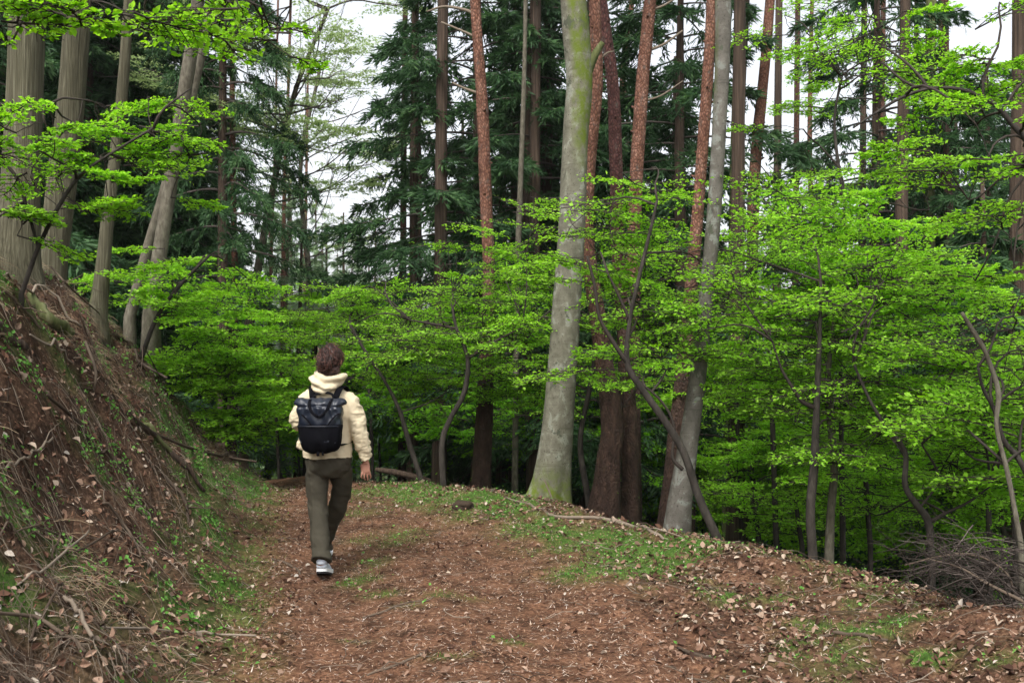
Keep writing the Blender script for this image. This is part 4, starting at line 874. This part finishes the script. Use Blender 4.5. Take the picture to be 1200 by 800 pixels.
# ------------------------------------------------------------------ the walker
PX0, PY0 = (385 - 600) / FPX * 7.45, 7.45
PZ0 = float(hgt(PX0, PY0, True)) * .5
def fused(mb, voxel, smooth=4):
    """fuse overlapping closed pieces into one continuous skin -> verts, normals, faces"""
    ob = mb.build('tmp', M['dead']); me0 = ob.data
    m1 = ob.modifiers.new('r', 'REMESH'); m1.mode = 'VOXEL'; m1.voxel_size = voxel
    if smooth: m2 = ob.modifiers.new('s', 'SMOOTH'); m2.iterations = smooth; m2.factor = .5
    dg = bpy.context.evaluated_depsgraph_get(); dg.update(); me = ob.evaluated_get(dg).to_mesh()
    V = np.empty(len(me.vertices) * 3); me.vertices.foreach_get('co', V); Nn = np.empty(len(me.vertices) * 3); me.vertices.foreach_get('normal', Nn)
    st = np.empty(len(me.polygons), np.int32); tt = np.empty(len(me.polygons), np.int32); me.polygons.foreach_get('loop_start', st); me.polygons.foreach_get('loop_total', tt)
    li = np.empty(len(me.loops), np.int32); me.loops.foreach_get('vertex_index', li)
    F = [li[st[tt == 4][:, None] + np.arange(4)]]
    if (tt == 3).any(): F.append(li[st[tt == 3][:, None] + np.arange(3)])
    V = V.reshape(-1, 3); Nn = Nn.reshape(-1, 3); ob.evaluated_get(dg).to_mesh_clear(); bpy.data.objects.remove(ob); bpy.data.meshes.remove(me0)
    return V, Nn, F
def lt(mb, rows, segs=24, n=24, ref=(1, 0, 0)):
    """rows: x,y,z,rx,ry"""
    q = smooth_poly(np.array(rows, float), n); V, F = tubes(q[:, :3], q[:, 3], segs, ref=ref, R2=q[:, 4]); mb.add(V, F); return mb
def ball(mb, c, r, segs=16, rings=10):
    th, ph = np.meshgrid(np.linspace(0, 2 * PI, segs, endpoint=False), np.linspace(.05, PI - .05, rings)); S = np.stack([np.cos(th) * np.sin(ph), np.sin(th) * np.sin(ph), np.cos(ph)], -1)
    V = (S * np.asarray(r) + np.asarray(c)).reshape(-1, 3); i = np.arange(rings * segs).reshape(rings, segs); j = np.roll(i, -1, 1)
    mb.add(V, [np.stack([i[:-1], i[1:], j[1:], j[:-1]], -1).reshape(-1, 4), i[:1, :], i[-1:, ::-1]])
def cloth(name, rough=.85, c0=(.1, .1, .1), c1=(.2, .2, .2), weave=900, spec=.2, sheen=0):
    m, nt, b = mat(name, rough); b.inputs['Specular IOR Level'].default_value = spec
    v = mapping(nt, (1, 1, 1)); f = ntex(nt, weave, v, 2); g_ = ntex(nt, 7, v, 5)
    nt.links.new(mixc(nt, g_, c0, c1), b.inputs['Base Color']); bump(nt, b, f, .25, .001); return m
M['skin'] = cloth('skin', .55, (.42, .20, .14), (.52, .27, .19), 200, .4)
M['jacket'] = cloth('cream_cotton', .85, (.52, .44, .30), (.62, .53, .37))
M['trouser'] = cloth('olive_cloth', .9, (.036, .032, .022), (.060, .053, .038))
M['nylon'] = cloth('black_nylon', .36, (.006, .009, .016), (.012, .016, .028), 500, .45)
M['canvas'] = cloth('matte_black_cloth', .85, (.003, .003, .0045), (.006, .006, .008), 500, .05)
M['hair'] = rampmat('dark_auburn_hair', [(0, (.008, .004, .003)), (.5, (.034, .014, .010)), (1, (.17, .07, .05))], .5, .4)
M['shoe_white'] = cloth('pale_shoe_mesh', .7, (.42, .47, .55), (.62, .66, .72), 400)
M['rubber'] = cloth('dark_rubber', .8, (.012, .012, .014), (.03, .03, .032)); M['midsole'] = cloth('white_foam', .6, (.72, .72, .72), (.8, .8, .8))
M['face'] = cloth('lips', .5, (.35, .11, .09), (.40, .14, .11)); M['eye'] = cloth('eye', .2, (.02, .012, .01), (.03, .02, .015))

body = MB()
lt(body, [(0, 0, .80, .12, .09), (0, 0, .95, .125, .085), (0, 0, 1.10, .115, .08), (0, 0, 1.25, .14, .085), (0, 0, 1.33, .12, .07), (.005, .0, 1.39, .055, .055), (.01, .005, 1.47, .048, .052)], 20)
ball(body, (.012, .012, 1.575), (.074, .092, .108), 24, 18); ball(body, (.012, .04, 1.50), (.05, .055, .05))
lt(body, [(.012, .098, 1.60, .008, .008), (.012, .115, 1.565, .012, .012), (.012, .108, 1.548, .014, .010)], 8, 6)
ball(body, (-.066, .0, 1.565), (.010, .022, .03)); ball(body, (.09, .0, 1.565), (.010, .022, .03))
def armchain(rows): lt(body, [(a, b, c, r, r) for a, b, c, r in rows], 14, 20)
armchain([(.12, 0, 1.31, .05), (.20, -.01, 1.16, .045), (.245, -.02, 1.04, .04), (.268, .0, .93, .034), (.276, .02, .83, .023), (.277, .025, .80, .024)])
armchain([(-.12, 0, 1.31, .05), (-.20, -.01, 1.2, .045), (-.235, -.01, 1.11, .04), (-.20, .12, 1.10, .034), (-.155, .22, 1.13, .025), (-.14, .25, 1.14, .024)])
# right hand hanging, fingers gently curled
lt(body, [(.277, .025, .815, .024, .017), (.277, .028, .785, .030, .016), (.276, .032, .745, .032, .014), (.276, .034, .73, .028, .011)], 14, 10)
for k, (dx, L) in enumerate([(.026, .056), (.009, .070), (-.009, .067), (-.026, .054)]):
    x0 = .276 + dx
    lt(body, [(x0, .033, .745, .0072, .0072), (x0 + dx * .15, .036 - .008 * (k - 1), .735 - L * .35, .0075, .0075), (x0 + dx * .25, .050 - .012 * (k - 1), .735 - L * .75, .007, .007), (x0, .068, .738 - L, .006, .006)], 8, 8)
lt(body, [(.250, .038, .79, .012, .012), (.240, .056, .765, .0105, .0105), (.243, .07, .738, .0085, .0085), (.25, .076, .72, .007, .007)], 8, 8)
# left hand held in front of the chest
lt(body, [(-.145, .24, 1.14, .022, .018), (-.12, .28, 1.155, .032, .017), (-.10, .315, 1.165, .033, .014)], 14, 10, ref=(0, 0, 1))
for k, (dz, L) in enumerate([(.027, .055), (.009, .066), (-.009, .064), (-.026, .052)]):
    lt(body, [(-.105, .31, 1.162 + dz, .0085, .0085), (-.09, .31 + L * .5, 1.165 + dz, .008, .008), (-.068, .31 + L * .8, 1.165 + dz, .0075, .0075), (-.045, .31 + L * .75, 1.165 + dz, .006, .006)], 8, 8, ref=(0, 0, 1))
lt(body, [(-.125, .27, 1.18, .012, .012), (-.10, .29, 1.205, .0105, .0105), (-.08, .31, 1.22, .0085, .0085), (-.065, .325, 1.225, .007, .007)], 8, 8)
LEGL = [(-.085, .0, .84), (-.085, .0, .66), (-.075, -.01, .49), (-.045, -.10, .30), (-.01, -.20, .155)]
LEGR = [(.085, .0, .84), (.080, .12, .66), (.045, .24, .48), (-.05, .38, .29), (-.125, .50, .13)]
for LG in (LEGL, LEGR):
    lt(body, [(a, b, c, r, r) for (a, b, c), r in zip(LG, (.078, .07, .055, .048, .035))], 14, 24)
FT = {}
for nm, (ax, ay, az), pitch in (('l', LEGL[-1], .16), ('r', LEGR[-1], 0.0)):
    lt(body, [(ax, ay, az, .034, .034), (ax, ay - .005, az - .06, .034, .034), (ax - .002, ay + .05, az - .085, .032, .03), (ax - .012, ay + .15, max(.03, az - .10), .035, .02)], 12, 14)
V, Nn, F = fused(body, .0038, 1)
person = MB().add(V, F).build('person', M['skin']); person.location = (PX0, PY0, PZ0)
tag(person, 'person walking away in a cream hooded jacket, olive trousers and pale trainers', 'person')
eb = MB(); ball(eb, (-.016, .093, 1.585), (.012, .009, .008)); eb.build('eye', M['eye'], person)
eb = MB(); ball(eb, (.04, .093, 1.585), (.012, .009, .008)); eb.build('eye', M['eye'], person)
eb = MB(); ball(eb, (.012, .092, 1.522), (.022, .009, .007)); eb.build('mouth', M['face'], person)

for LG in (LEGL, LEGR):
    a, b, c = LG[-1]; sk = MB(); lt(sk, [(a, b, c + .03, .041, .043), (a + .001, b - .004, c - .01, .040, .042), (a + .002, b - .004, c - .055, .040, .046)], 16, 8); sk.build('sock', M['shoe_white'], person)
# trousers
tr = MB()
lt(tr, [(0, 0, .70, .10, .08), (0, .0, .76, .165, .125), (0, 0, .84, .178, .135), (0, 0, .93, .168, .125), (0, 0, 1.0, .15, .11)], 28)
for LG, R_ in ((LEGL, (.10, .096, .088, .078, .074)), (LEGR, (.10, .092, .082, .074, .070))):
    rows = [(a, b, c, r, r * 1.08) for (a, b, c), r in zip(LG, [v * .88 for v in R_])]
    a, b, c = LG[-1]; rows.append((a + .002, b - .02 if LG is LEGL else b + .0, c - .03 if LG is LEGL else .05, R_[-1] * .98, R_[-1] * 1.05)); lt(tr, rows, 24, 34)
V, Nn, F = fused(tr, .0065, 5)
xx, yy, zz = V.T
wr_ = .006 * fbm(xx * 5, yy * 5, zz * 10, 3) + .006 * np.sin(zz * 34 + xx * 16 + 3 * noise(xx * 6, yy * 6, zz * 4)) * np.clip(1 - np.abs(zz - .45) / .16, 0, 1) + .005 * np.sin(zz * 52 + xx * 20) * np.clip(1 - np.abs(zz - .20) / .09, 0, 1) \
    + .006 * np.sin((zz - xx * .9) * 46) * np.clip(1 - np.abs(zz - .76) / .12, 0, 1) + .008 * (.4 - np.abs(fbm(xx * 8, yy * 8, zz * 12 + xx * 9, 3))) + .004 * np.exp(-((xx + .10 - (zz - .5) * -.1) / .006) ** 2)
V = V + Nn * wr_[:, None]
MB().add(V, F).build('trousers', M['trouser'], person)

# jacket with sleeves, flared hem and folded-back hood
jk = MB()
lt(jk, [(-.002, 0, .845, .188, .150), (-.002, 0, .90, .186, .148), (0, 0, 1.0, .172, .135), (0, 0, 1.12, .168, .125), (0, 0, 1.24, .180, .120), (0, -.005, 1.31, .170, .105), (.0, -.005, 1.365, .115, .085), (.005, 0, 1.40, .075, .075)], 36, 30)
lt(jk, [(.115, -.005, 1.30, .066, .066), (.165, -.01, 1.255, .070, .070), (.20, -.015, 1.15, .068, .070), (.232, -.02, 1.04, .063, .067), (.258, -.0, .93, .058, .06), (.278, .015, .845, .052, .055), (.281, .018, .832, .052, .054)], 24, 30)
lt(jk, [(-.115, -.005, 1.30, .066, .066), (-.165, -.01, 1.265, .068, .068), (-.20, -.015, 1.19, .066, .068), (-.222, -.01, 1.12, .066, .066), (-.195, .10, 1.09, .060, .06), (-.16, .19, 1.11, .052, .052), (-.15, .215, 1.12, .05, .05)], 24, 30)
lt(jk, [(-.10, .03, 1.06, .07, .06), (-.15, .035, .98, .075, .05), (-.190, .04, .92, .062, .035), (-.205, .04, .895, .05, .02)], 18, 14)
# hood roll round the neck, drooping at the back
th = np.linspace(0, 2 * PI, 40, endpoint=False)
ring = np.stack([.008 + .098 * np.cos(th), -.012 + .090 * np.sin(th), 1.425 + .018 * np.cos(th * 2) - .028 * np.sin(th) * -1 * 0 - .0 * th], -1)
rr_ = .040 + .010 * np.maximum(-np.sin(th), 0) - .012 * np.maximum(np.sin(th), 0)
for i in range(40): ball(jk, ring[i], (rr_[i], rr_[i], rr_[i] * 1.1), 10, 8)
ball(jk, (-.012, -.105, 1.400), (.105, .050, .062), 20, 14); ball(jk, (-.02, -.118, 1.360), (.070, .040, .045), 20, 14); ball(jk, (.075, -.07, 1.43), (.055, .055, .045)); ball(jk, (-.085, -.06, 1.425), (.05, .055, .04))
V, Nn, F = fused(jk, .0055, 4)
xx, yy, zz = V.T
slv = np.clip((np.abs(xx) - .17) / .04, 0, 1)
wv = .006 * fbm(xx * 7, yy * 7, zz * 6, 4) + slv * .010 * (.5 - np.abs(fbm(xx * 9 + zz * 5, yy * 9, zz * 17 - xx * 6, 3)) * 1.6) + (1 - slv) * .006 * (.4 - np.abs(fbm(xx * 12 + zz * 8, yy * 8, zz * 9, 3))) \
    + (1 - slv) * .008 * np.sin(xx * 62 + 2 * noise(xx * 4, zz * 8, 3)) * np.clip((1.0 - zz) / .16, 0, 1) * (zz < 1.3) \
    + (zz > 1.335) * (np.abs(xx) < .18) * .010 * np.sin((zz + .35 * xx - .5 * np.abs(xx)) * 85 + 3 * noise(xx * 7, yy * 7, zz * 7)) * np.clip((zz - 1.335) / .03, 0, 1)
# hem and cuffs pressed in to a crisp edge
wv = wv - .010 * np.exp(-((zz - .868) / .004) ** 2) * (np.abs(xx) < .2) * .25
V = V + Nn * wv[:, None]
lo = (np.abs(xx) < .24) & (V[:, 2] < .853); V[lo, 2] = .850 + .006 * np.sin(xx[lo] * 20)
MB().add(V, F).build('jacket', M['jacket'], person)

# hair: cap, low messy bun, loose strands
hr = MB(); ball(hr, (.013, -.004, 1.588), (.083, .100, .094), 26, 20); ball(hr, (-.002, -.080, 1.556), (.062, .050, .060), 20, 14); ball(hr, (.030, -.055, 1.505), (.058, .048, .045), 18, 12); ball(hr, (.03, -.07, 1.60), (.050, .045, .045)); ball(hr, (-.03, -.05, 1.51), (.035, .04, .035))
V, Nn, F = fused(hr, .006, 3)
V = V + Nn * (.015 * fbm(V[:, 0] * 24, V[:, 1] * 24, V[:, 2] * 16, 4) + .004 * np.sin(V[:, 0] * 160 + 6 * noise(V[:, 0] * 12, V[:, 1] * 12, V[:, 2] * 12)))[:, None]
fr = (V[:, 1] > .055) & (V[:, 2] < 1.645); V[fr, 1] = .055 - (V[fr, 1] - .055) * .3
hairo = MB().add(V, F, np.clip(.25 + .5 * noise(V[:, 0] * 60, V[:, 1] * 60, V[:, 2] * 14), 0, 1)).build('hair', M['hair'], person)
idx = rng.choice(len(V), 1500); P0 = V[idx]; N0 = Nn[idx]
flow = nrm(np.stack([.7 * noise(P0[:, 0] * 14, P0[:, 2] * 14, 1), -.3 * np.ones(len(P0)), -.9 + 1.2 * noise(P0[:, 0] * 11, P0[:, 2] * 11, 5)], -1)); flow = nrm(flow - N0 * (flow * N0).sum(-1, keepdims=True))
tt_ = np.linspace(0, 1, 6)[None, :, None]; LL = rng.uniform(.03, .10, (1500, 1, 1)); k_ = rng.normal(0, .35, (1500, 1, 1)); sdv = np.cross(N0, flow)[:, None]
Ps = P0[:, None] + N0[:, None] * (.001 + .014 * np.sin(tt_ * PI) * rng.random((1500, 1, 1)) ** 2 + .012 * tt_ ** 2 * (rng.random((1500, 1, 1)) < .15)) + flow[:, None] * LL * tt_ + sdv * LL * k_ * tt_ ** 2 - N0[:, None] * LL * LL * tt_ ** 2 * 4
Vh, Fh = tubes(Ps, np.broadcast_to(np.array([.0012, .0013, .0012, .0010, .0008, .0004]), (1500, 6)), 3)
hs_ = MB().add(Vh, Fh, np.repeat(rng.random(1500), 18))
idx = rng.choice(len(V), 260); P0 = V[idx]; N0 = Nn[idx]; tq = np.linspace(0, 1, 8)[None, :, None]; n_ = 260
f1 = nrm(np.cross(N0, np.array([.3, 1., .2])) * np.where(rng.random((n_, 1)) < .5, 1, -1) + rng.normal(0, .5, (n_, 3))); LL = rng.uniform(.03, .075, (n_, 1, 1)); k_ = rng.uniform(.003, .011, (n_, 1, 1))
Ps = P0[:, None] + f1[:, None] * LL * tq + N0[:, None] * (np.sin(tq * PI) * k_ * 1.2 - .5 * LL * LL * tq ** 2 * 9) + np.cross(N0, f1)[:, None] * np.sin(tq * 3 + rng.random((n_, 1, 1)) * 6) * .006
Vh, Fh = tubes(Ps, np.sin(np.linspace(.25, PI - .08, 8))[None] * rng.uniform(.0012, .0034, (n_, 1)), 5); hs_.add(Vh, Fh, np.repeat(rng.random(n_), 40)); hs_.build('hair_strands', M['hair'], person)

# shoes
def shoe(ax, ay, az, pitch, yaw=.06, sc=1.12):
    up, so, ou = MB(), MB(), MB()
    # local: heel at y=0, toe at y=.27; x half width, z heights
    lt(up, [(0, .0, .030, .024, .012), (0, .004, .045, .034, .032), (0, .03, .055, .037, .040), (0, .08, .055, .036, .040), (0, .14, .046, .041, .032), (0, .20, .036, .044, .022), (0, .25, .028, .036, .014), (0, .268, .024, .018, .006)], 20, 24)
    lt(up, [(0, .035, .05, .036, .042), (0, .030, .090, .036, .042), (0, .028, .135, .035, .040)], 18, 8)
    for mb_, z0, z1, e in ((so, .012, .034, .003), (ou, .0, .012, .001)):
        yv = np.linspace(-.008, .274, 26); u = (yv + .008) / .282; wd = (.026 + .022 * np.sin(np.clip(u * 1.15, 0, 1) * PI * .5) ** .8) * np.clip(np.sqrt(np.maximum(1 - np.maximum(u - .82, 0) ** 2 / .0324, .02)), .1, 1) * np.clip(np.sqrt(np.maximum(1 - np.maximum(.10 - u, 0) ** 2 / .0110, .05)), .2, 1) + e
        Vv = []
        for s_, zz_ in ((-1, z0), (-1, z1), (1, z1), (1, z0)): Vv.append(np.stack([s_ * wd, yv, np.full(26, zz_) + .012 * np.maximum(u - .75, 0) * 4], -1))
        Vv = np.stack(Vv, 1); i = np.arange(26 * 4).reshape(26, 4); j = np.roll(i, -1, 1)
        mb_.add(Vv.reshape(-1, 3), [np.stack([i[:-1], j[:-1], j[1:], i[1:]], -1).reshape(-1, 4), i[:1], i[-1:, ::-1]])
    cp, sp = math.cos(-pitch), math.sin(-pitch); Rx = np.array([[1, 0, 0], [0, cp, -sp], [0, sp, cp]]); cy, sy = math.cos(yaw), math.sin(yaw); Rz = np.array([[cy, -sy, 0], [sy, cy, 0], [0, 0, 1]])
    res = []
    for mb_, nm, mm in ((up, 'shoe', M['shoe_white']), (so, 'midsole', M['midsole']), (ou, 'outsole', M['rubber'])):
        mb_.V = [((v * sc - [0, .20, 0]) @ Rx.T + [0, .20, .0]) @ Rz.T + [ax, ay - .035, az] for v in mb_.V]
        res.append(mb_.build(nm, mm, person if not res else res[0], smooth=nm == 'shoe'))
gz1 = float(hgt(PX0, PY0 - .2)) - PZ0; gz2 = float(hgt(PX0 - .04, PY0 + .5)) - PZ0
shoe(-.006, -.20, gz1 + .012, .27); shoe(-.132, .49, gz2 + .004, 0)

# backpack (worn, so a thing of its own)
bp = empty('backpack', (PX0, PY0, PZ0), 'black backpack with a shiny gathered top and matte lower pocket, on the walker back', 'backpack')
def superloft(mb, rows, segs=36, n=26, p=3.2):
    q = smooth_poly(np.array(rows, float), n); th = np.linspace(0, 2 * PI, segs, endpoint=False); c, s = np.cos(th), np.sin(th)
    k = (np.abs(c) ** p + np.abs(s) ** p) ** (-1 / p); V = np.stack([q[:, :1] + q[:, 3:4] * (c * k), q[:, 1:2] + q[:, 4:5] * (s * k), np.repeat(q[:, 2:3], segs, 1)], -1)
    i = np.arange(n * segs).reshape(n, segs); j = np.roll(i, -1, 1); mb.add(V.reshape(-1, 3), [np.stack([i[:-1], j[:-1], j[1:], i[1:]], -1).reshape(-1, 4), i[:1, ::-1], i[-1:]])
b1 = MB(); superloft(b1, [(-.02, -.215, 1.06, .150, .070), (-.02, -.215, 1.12, .160, .080), (-.02, -.212, 1.18, .160, .080), (-.02, -.21, 1.235, .172, .076), (-.02, -.205, 1.27, .184, .060), (-.02, -.20, 1.292, .182, .038), (-.02, -.20, 1.298, .150, .02)])
ball(b1, (-.185, -.205, 1.262), (.030, .045, .028)); ball(b1, (.145, -.205, 1.268), (.028, .045, .026))
V, Nn, F = fused(b1, .006, 3); xx, yy, zz = V.T
fold = .006 * fbm(xx * 10, yy * 10, zz * 8, 4) + .005 * np.sin(xx * 95 + 5 * noise(xx * 8, 1, zz * 8)) * np.clip((zz - 1.09) / .1, 0, 1) * np.clip((1.30 - zz) / .1, 0, 1) + .010 * -np.exp(-((zz - 1.245 + .06 * np.abs(xx + .02)) / .010) ** 2) + .003 * np.sin((zz * .8 - np.abs(xx + .02) + .02 * noise(xx * 9, zz * 9, 1)) * 80)
MB().add(V + Nn * fold[:, None], F).build('bag_body', M['nylon'], bp)
b2_ = MB(); superloft(b2_, [(-.015, -.215, .905, .10, .045), (-.014, -.22, .93, .128, .070), (-.014, -.225, .99, .148, .090), (-.017, -.225, 1.06, .156, .092), (-.02, -.222, 1.098, .160, .088), (-.02, -.22, 1.108, .155, .08)])
V, Nn, F = fused(b2_, .006, 3); xx, yy, zz = V.T
MB().add(V + Nn * (.006 * fbm(xx * 9, yy * 9, zz * 5, 4) + .004 * np.sin(xx * 70 + 3 * noise(xx * 6, 2, zz * 6)))[:, None], F).build('lower_pocket', M['canvas'], bp)
def strap(name, pts, w_=.011, t_=.0028, m_='canvas', ref=(1, 0, 0)):
    q = smooth_poly(np.array(pts, float), 26); V, F = tubes(q, np.full(26, w_), 8, ref=ref, R2=np.full(26, t_)); MB().add(V, F).build(name, M[m_], bp)
strap('carry_handle', [(-.085, -.245, 1.290), (-.088, -.275, 1.262), (-.070, -.298, 1.21), (-.035, -.306, 1.178), (-.005, -.306, 1.170), (.022, -.304, 1.190), (.050, -.294, 1.23), (.062, -.272, 1.272), (.070, -.24, 1.292)], .010, .003)
strap('carry_handle', [(-.085, -.17, 1.30), (-.06, -.145, 1.325), (.0, -.14, 1.335), (.05, -.145, 1.325), (.072, -.17, 1.30)], .010, .003)
strap('shoulder_strap', [(-.09, -.13, 1.285), (-.105, -.09, 1.36), (-.12, .0, 1.375), (-.125, .08, 1.33), (-.13, .14, 1.2), (-.15, .13, 1.05), (-.17, .02, .97), (-.13, -.13, .95)], .024, .006)
strap('shoulder_strap', [(.07, -.13, 1.285), (.10, -.09, 1.36), (.12, .0, 1.375), (.125, .08, 1.33), (.13, .14, 1.2), (.15, .13, 1.05), (.165, .02, .97), (.11, -.13, .95)], .024, .006)
strap('pull_tab', [(-.02, -.27, .925), (-.022, -.285, .90), (-.02, -.28, .885)], .012, .003); strap('pull_tab', [(.008, -.27, .925), (.012, -.285, .90), (.014, -.28, .89)], .008, .003)
strap('compression_strap', [(-.165, -.245, 1.20), (-.12, -.30, 1.17), (-.075, -.315, 1.125), (-.06, -.318, 1.10)], .006, .002)
strap('compression_strap', [(.135, -.245, 1.20), (.10, -.30, 1.17), (.065, -.315, 1.125), (.05, -.318, 1.10)], .006, .002)
strap('zip', [(-.165, -.29, 1.098), (-.10, -.318, 1.10), (-.02, -.322, 1.10), (.06, -.318, 1.10), (.125, -.29, 1.098)], .003, .003, 'nylon', (0, 0, 1))
for sx_ in (-1, 1): strap('side_pocket_edge', [(-.018 + sx_ * .150, -.17, 1.03), (-.018 + sx_ * .146, -.25, 1.01), (-.018 + sx_ * .120, -.30, .98)], .004, .003, 'nylon', (0, 0, 1))
bb_ = MB(); superloft(bb_, [(.045, -.318, .985, .018, .002), (.045, -.3185, .992, .018, .0025), (.045, -.318, .999, .018, .002)], 16, 6); bb_.build('badge', M['nylon'], bp)

# thin damp air that pales the farthest trees
hz = MB(); hx0, hx1, hy0, hy1, hz0, hz1 = -270, 270, -70, 425, -12, 24
hz.add([(x, y, z) for x in (hx0, hx1) for y in (hy0, hy1) for z in (hz0, hz1)], np.array([[0, 1, 3, 2], [4, 6, 7, 5], [0, 4, 5, 1], [2, 3, 7, 6], [0, 2, 6, 4], [1, 5, 7, 3]]))
hm = bpy.data.materials.new('air'); hm.use_nodes = True; hn = hm.node_tree; hn.nodes.clear(); pv = hn.nodes.new('ShaderNodeVolumePrincipled')
pv.inputs['Color'].default_value = (.92, .95, .93, 1); pv.inputs['Density'].default_value = .0003
ho = hn.nodes.new('ShaderNodeOutputMaterial'); hn.links.new(pv.outputs[0], ho.inputs['Volume']); tag(hz.build('haze', hm, smooth=False), kind='stuff')
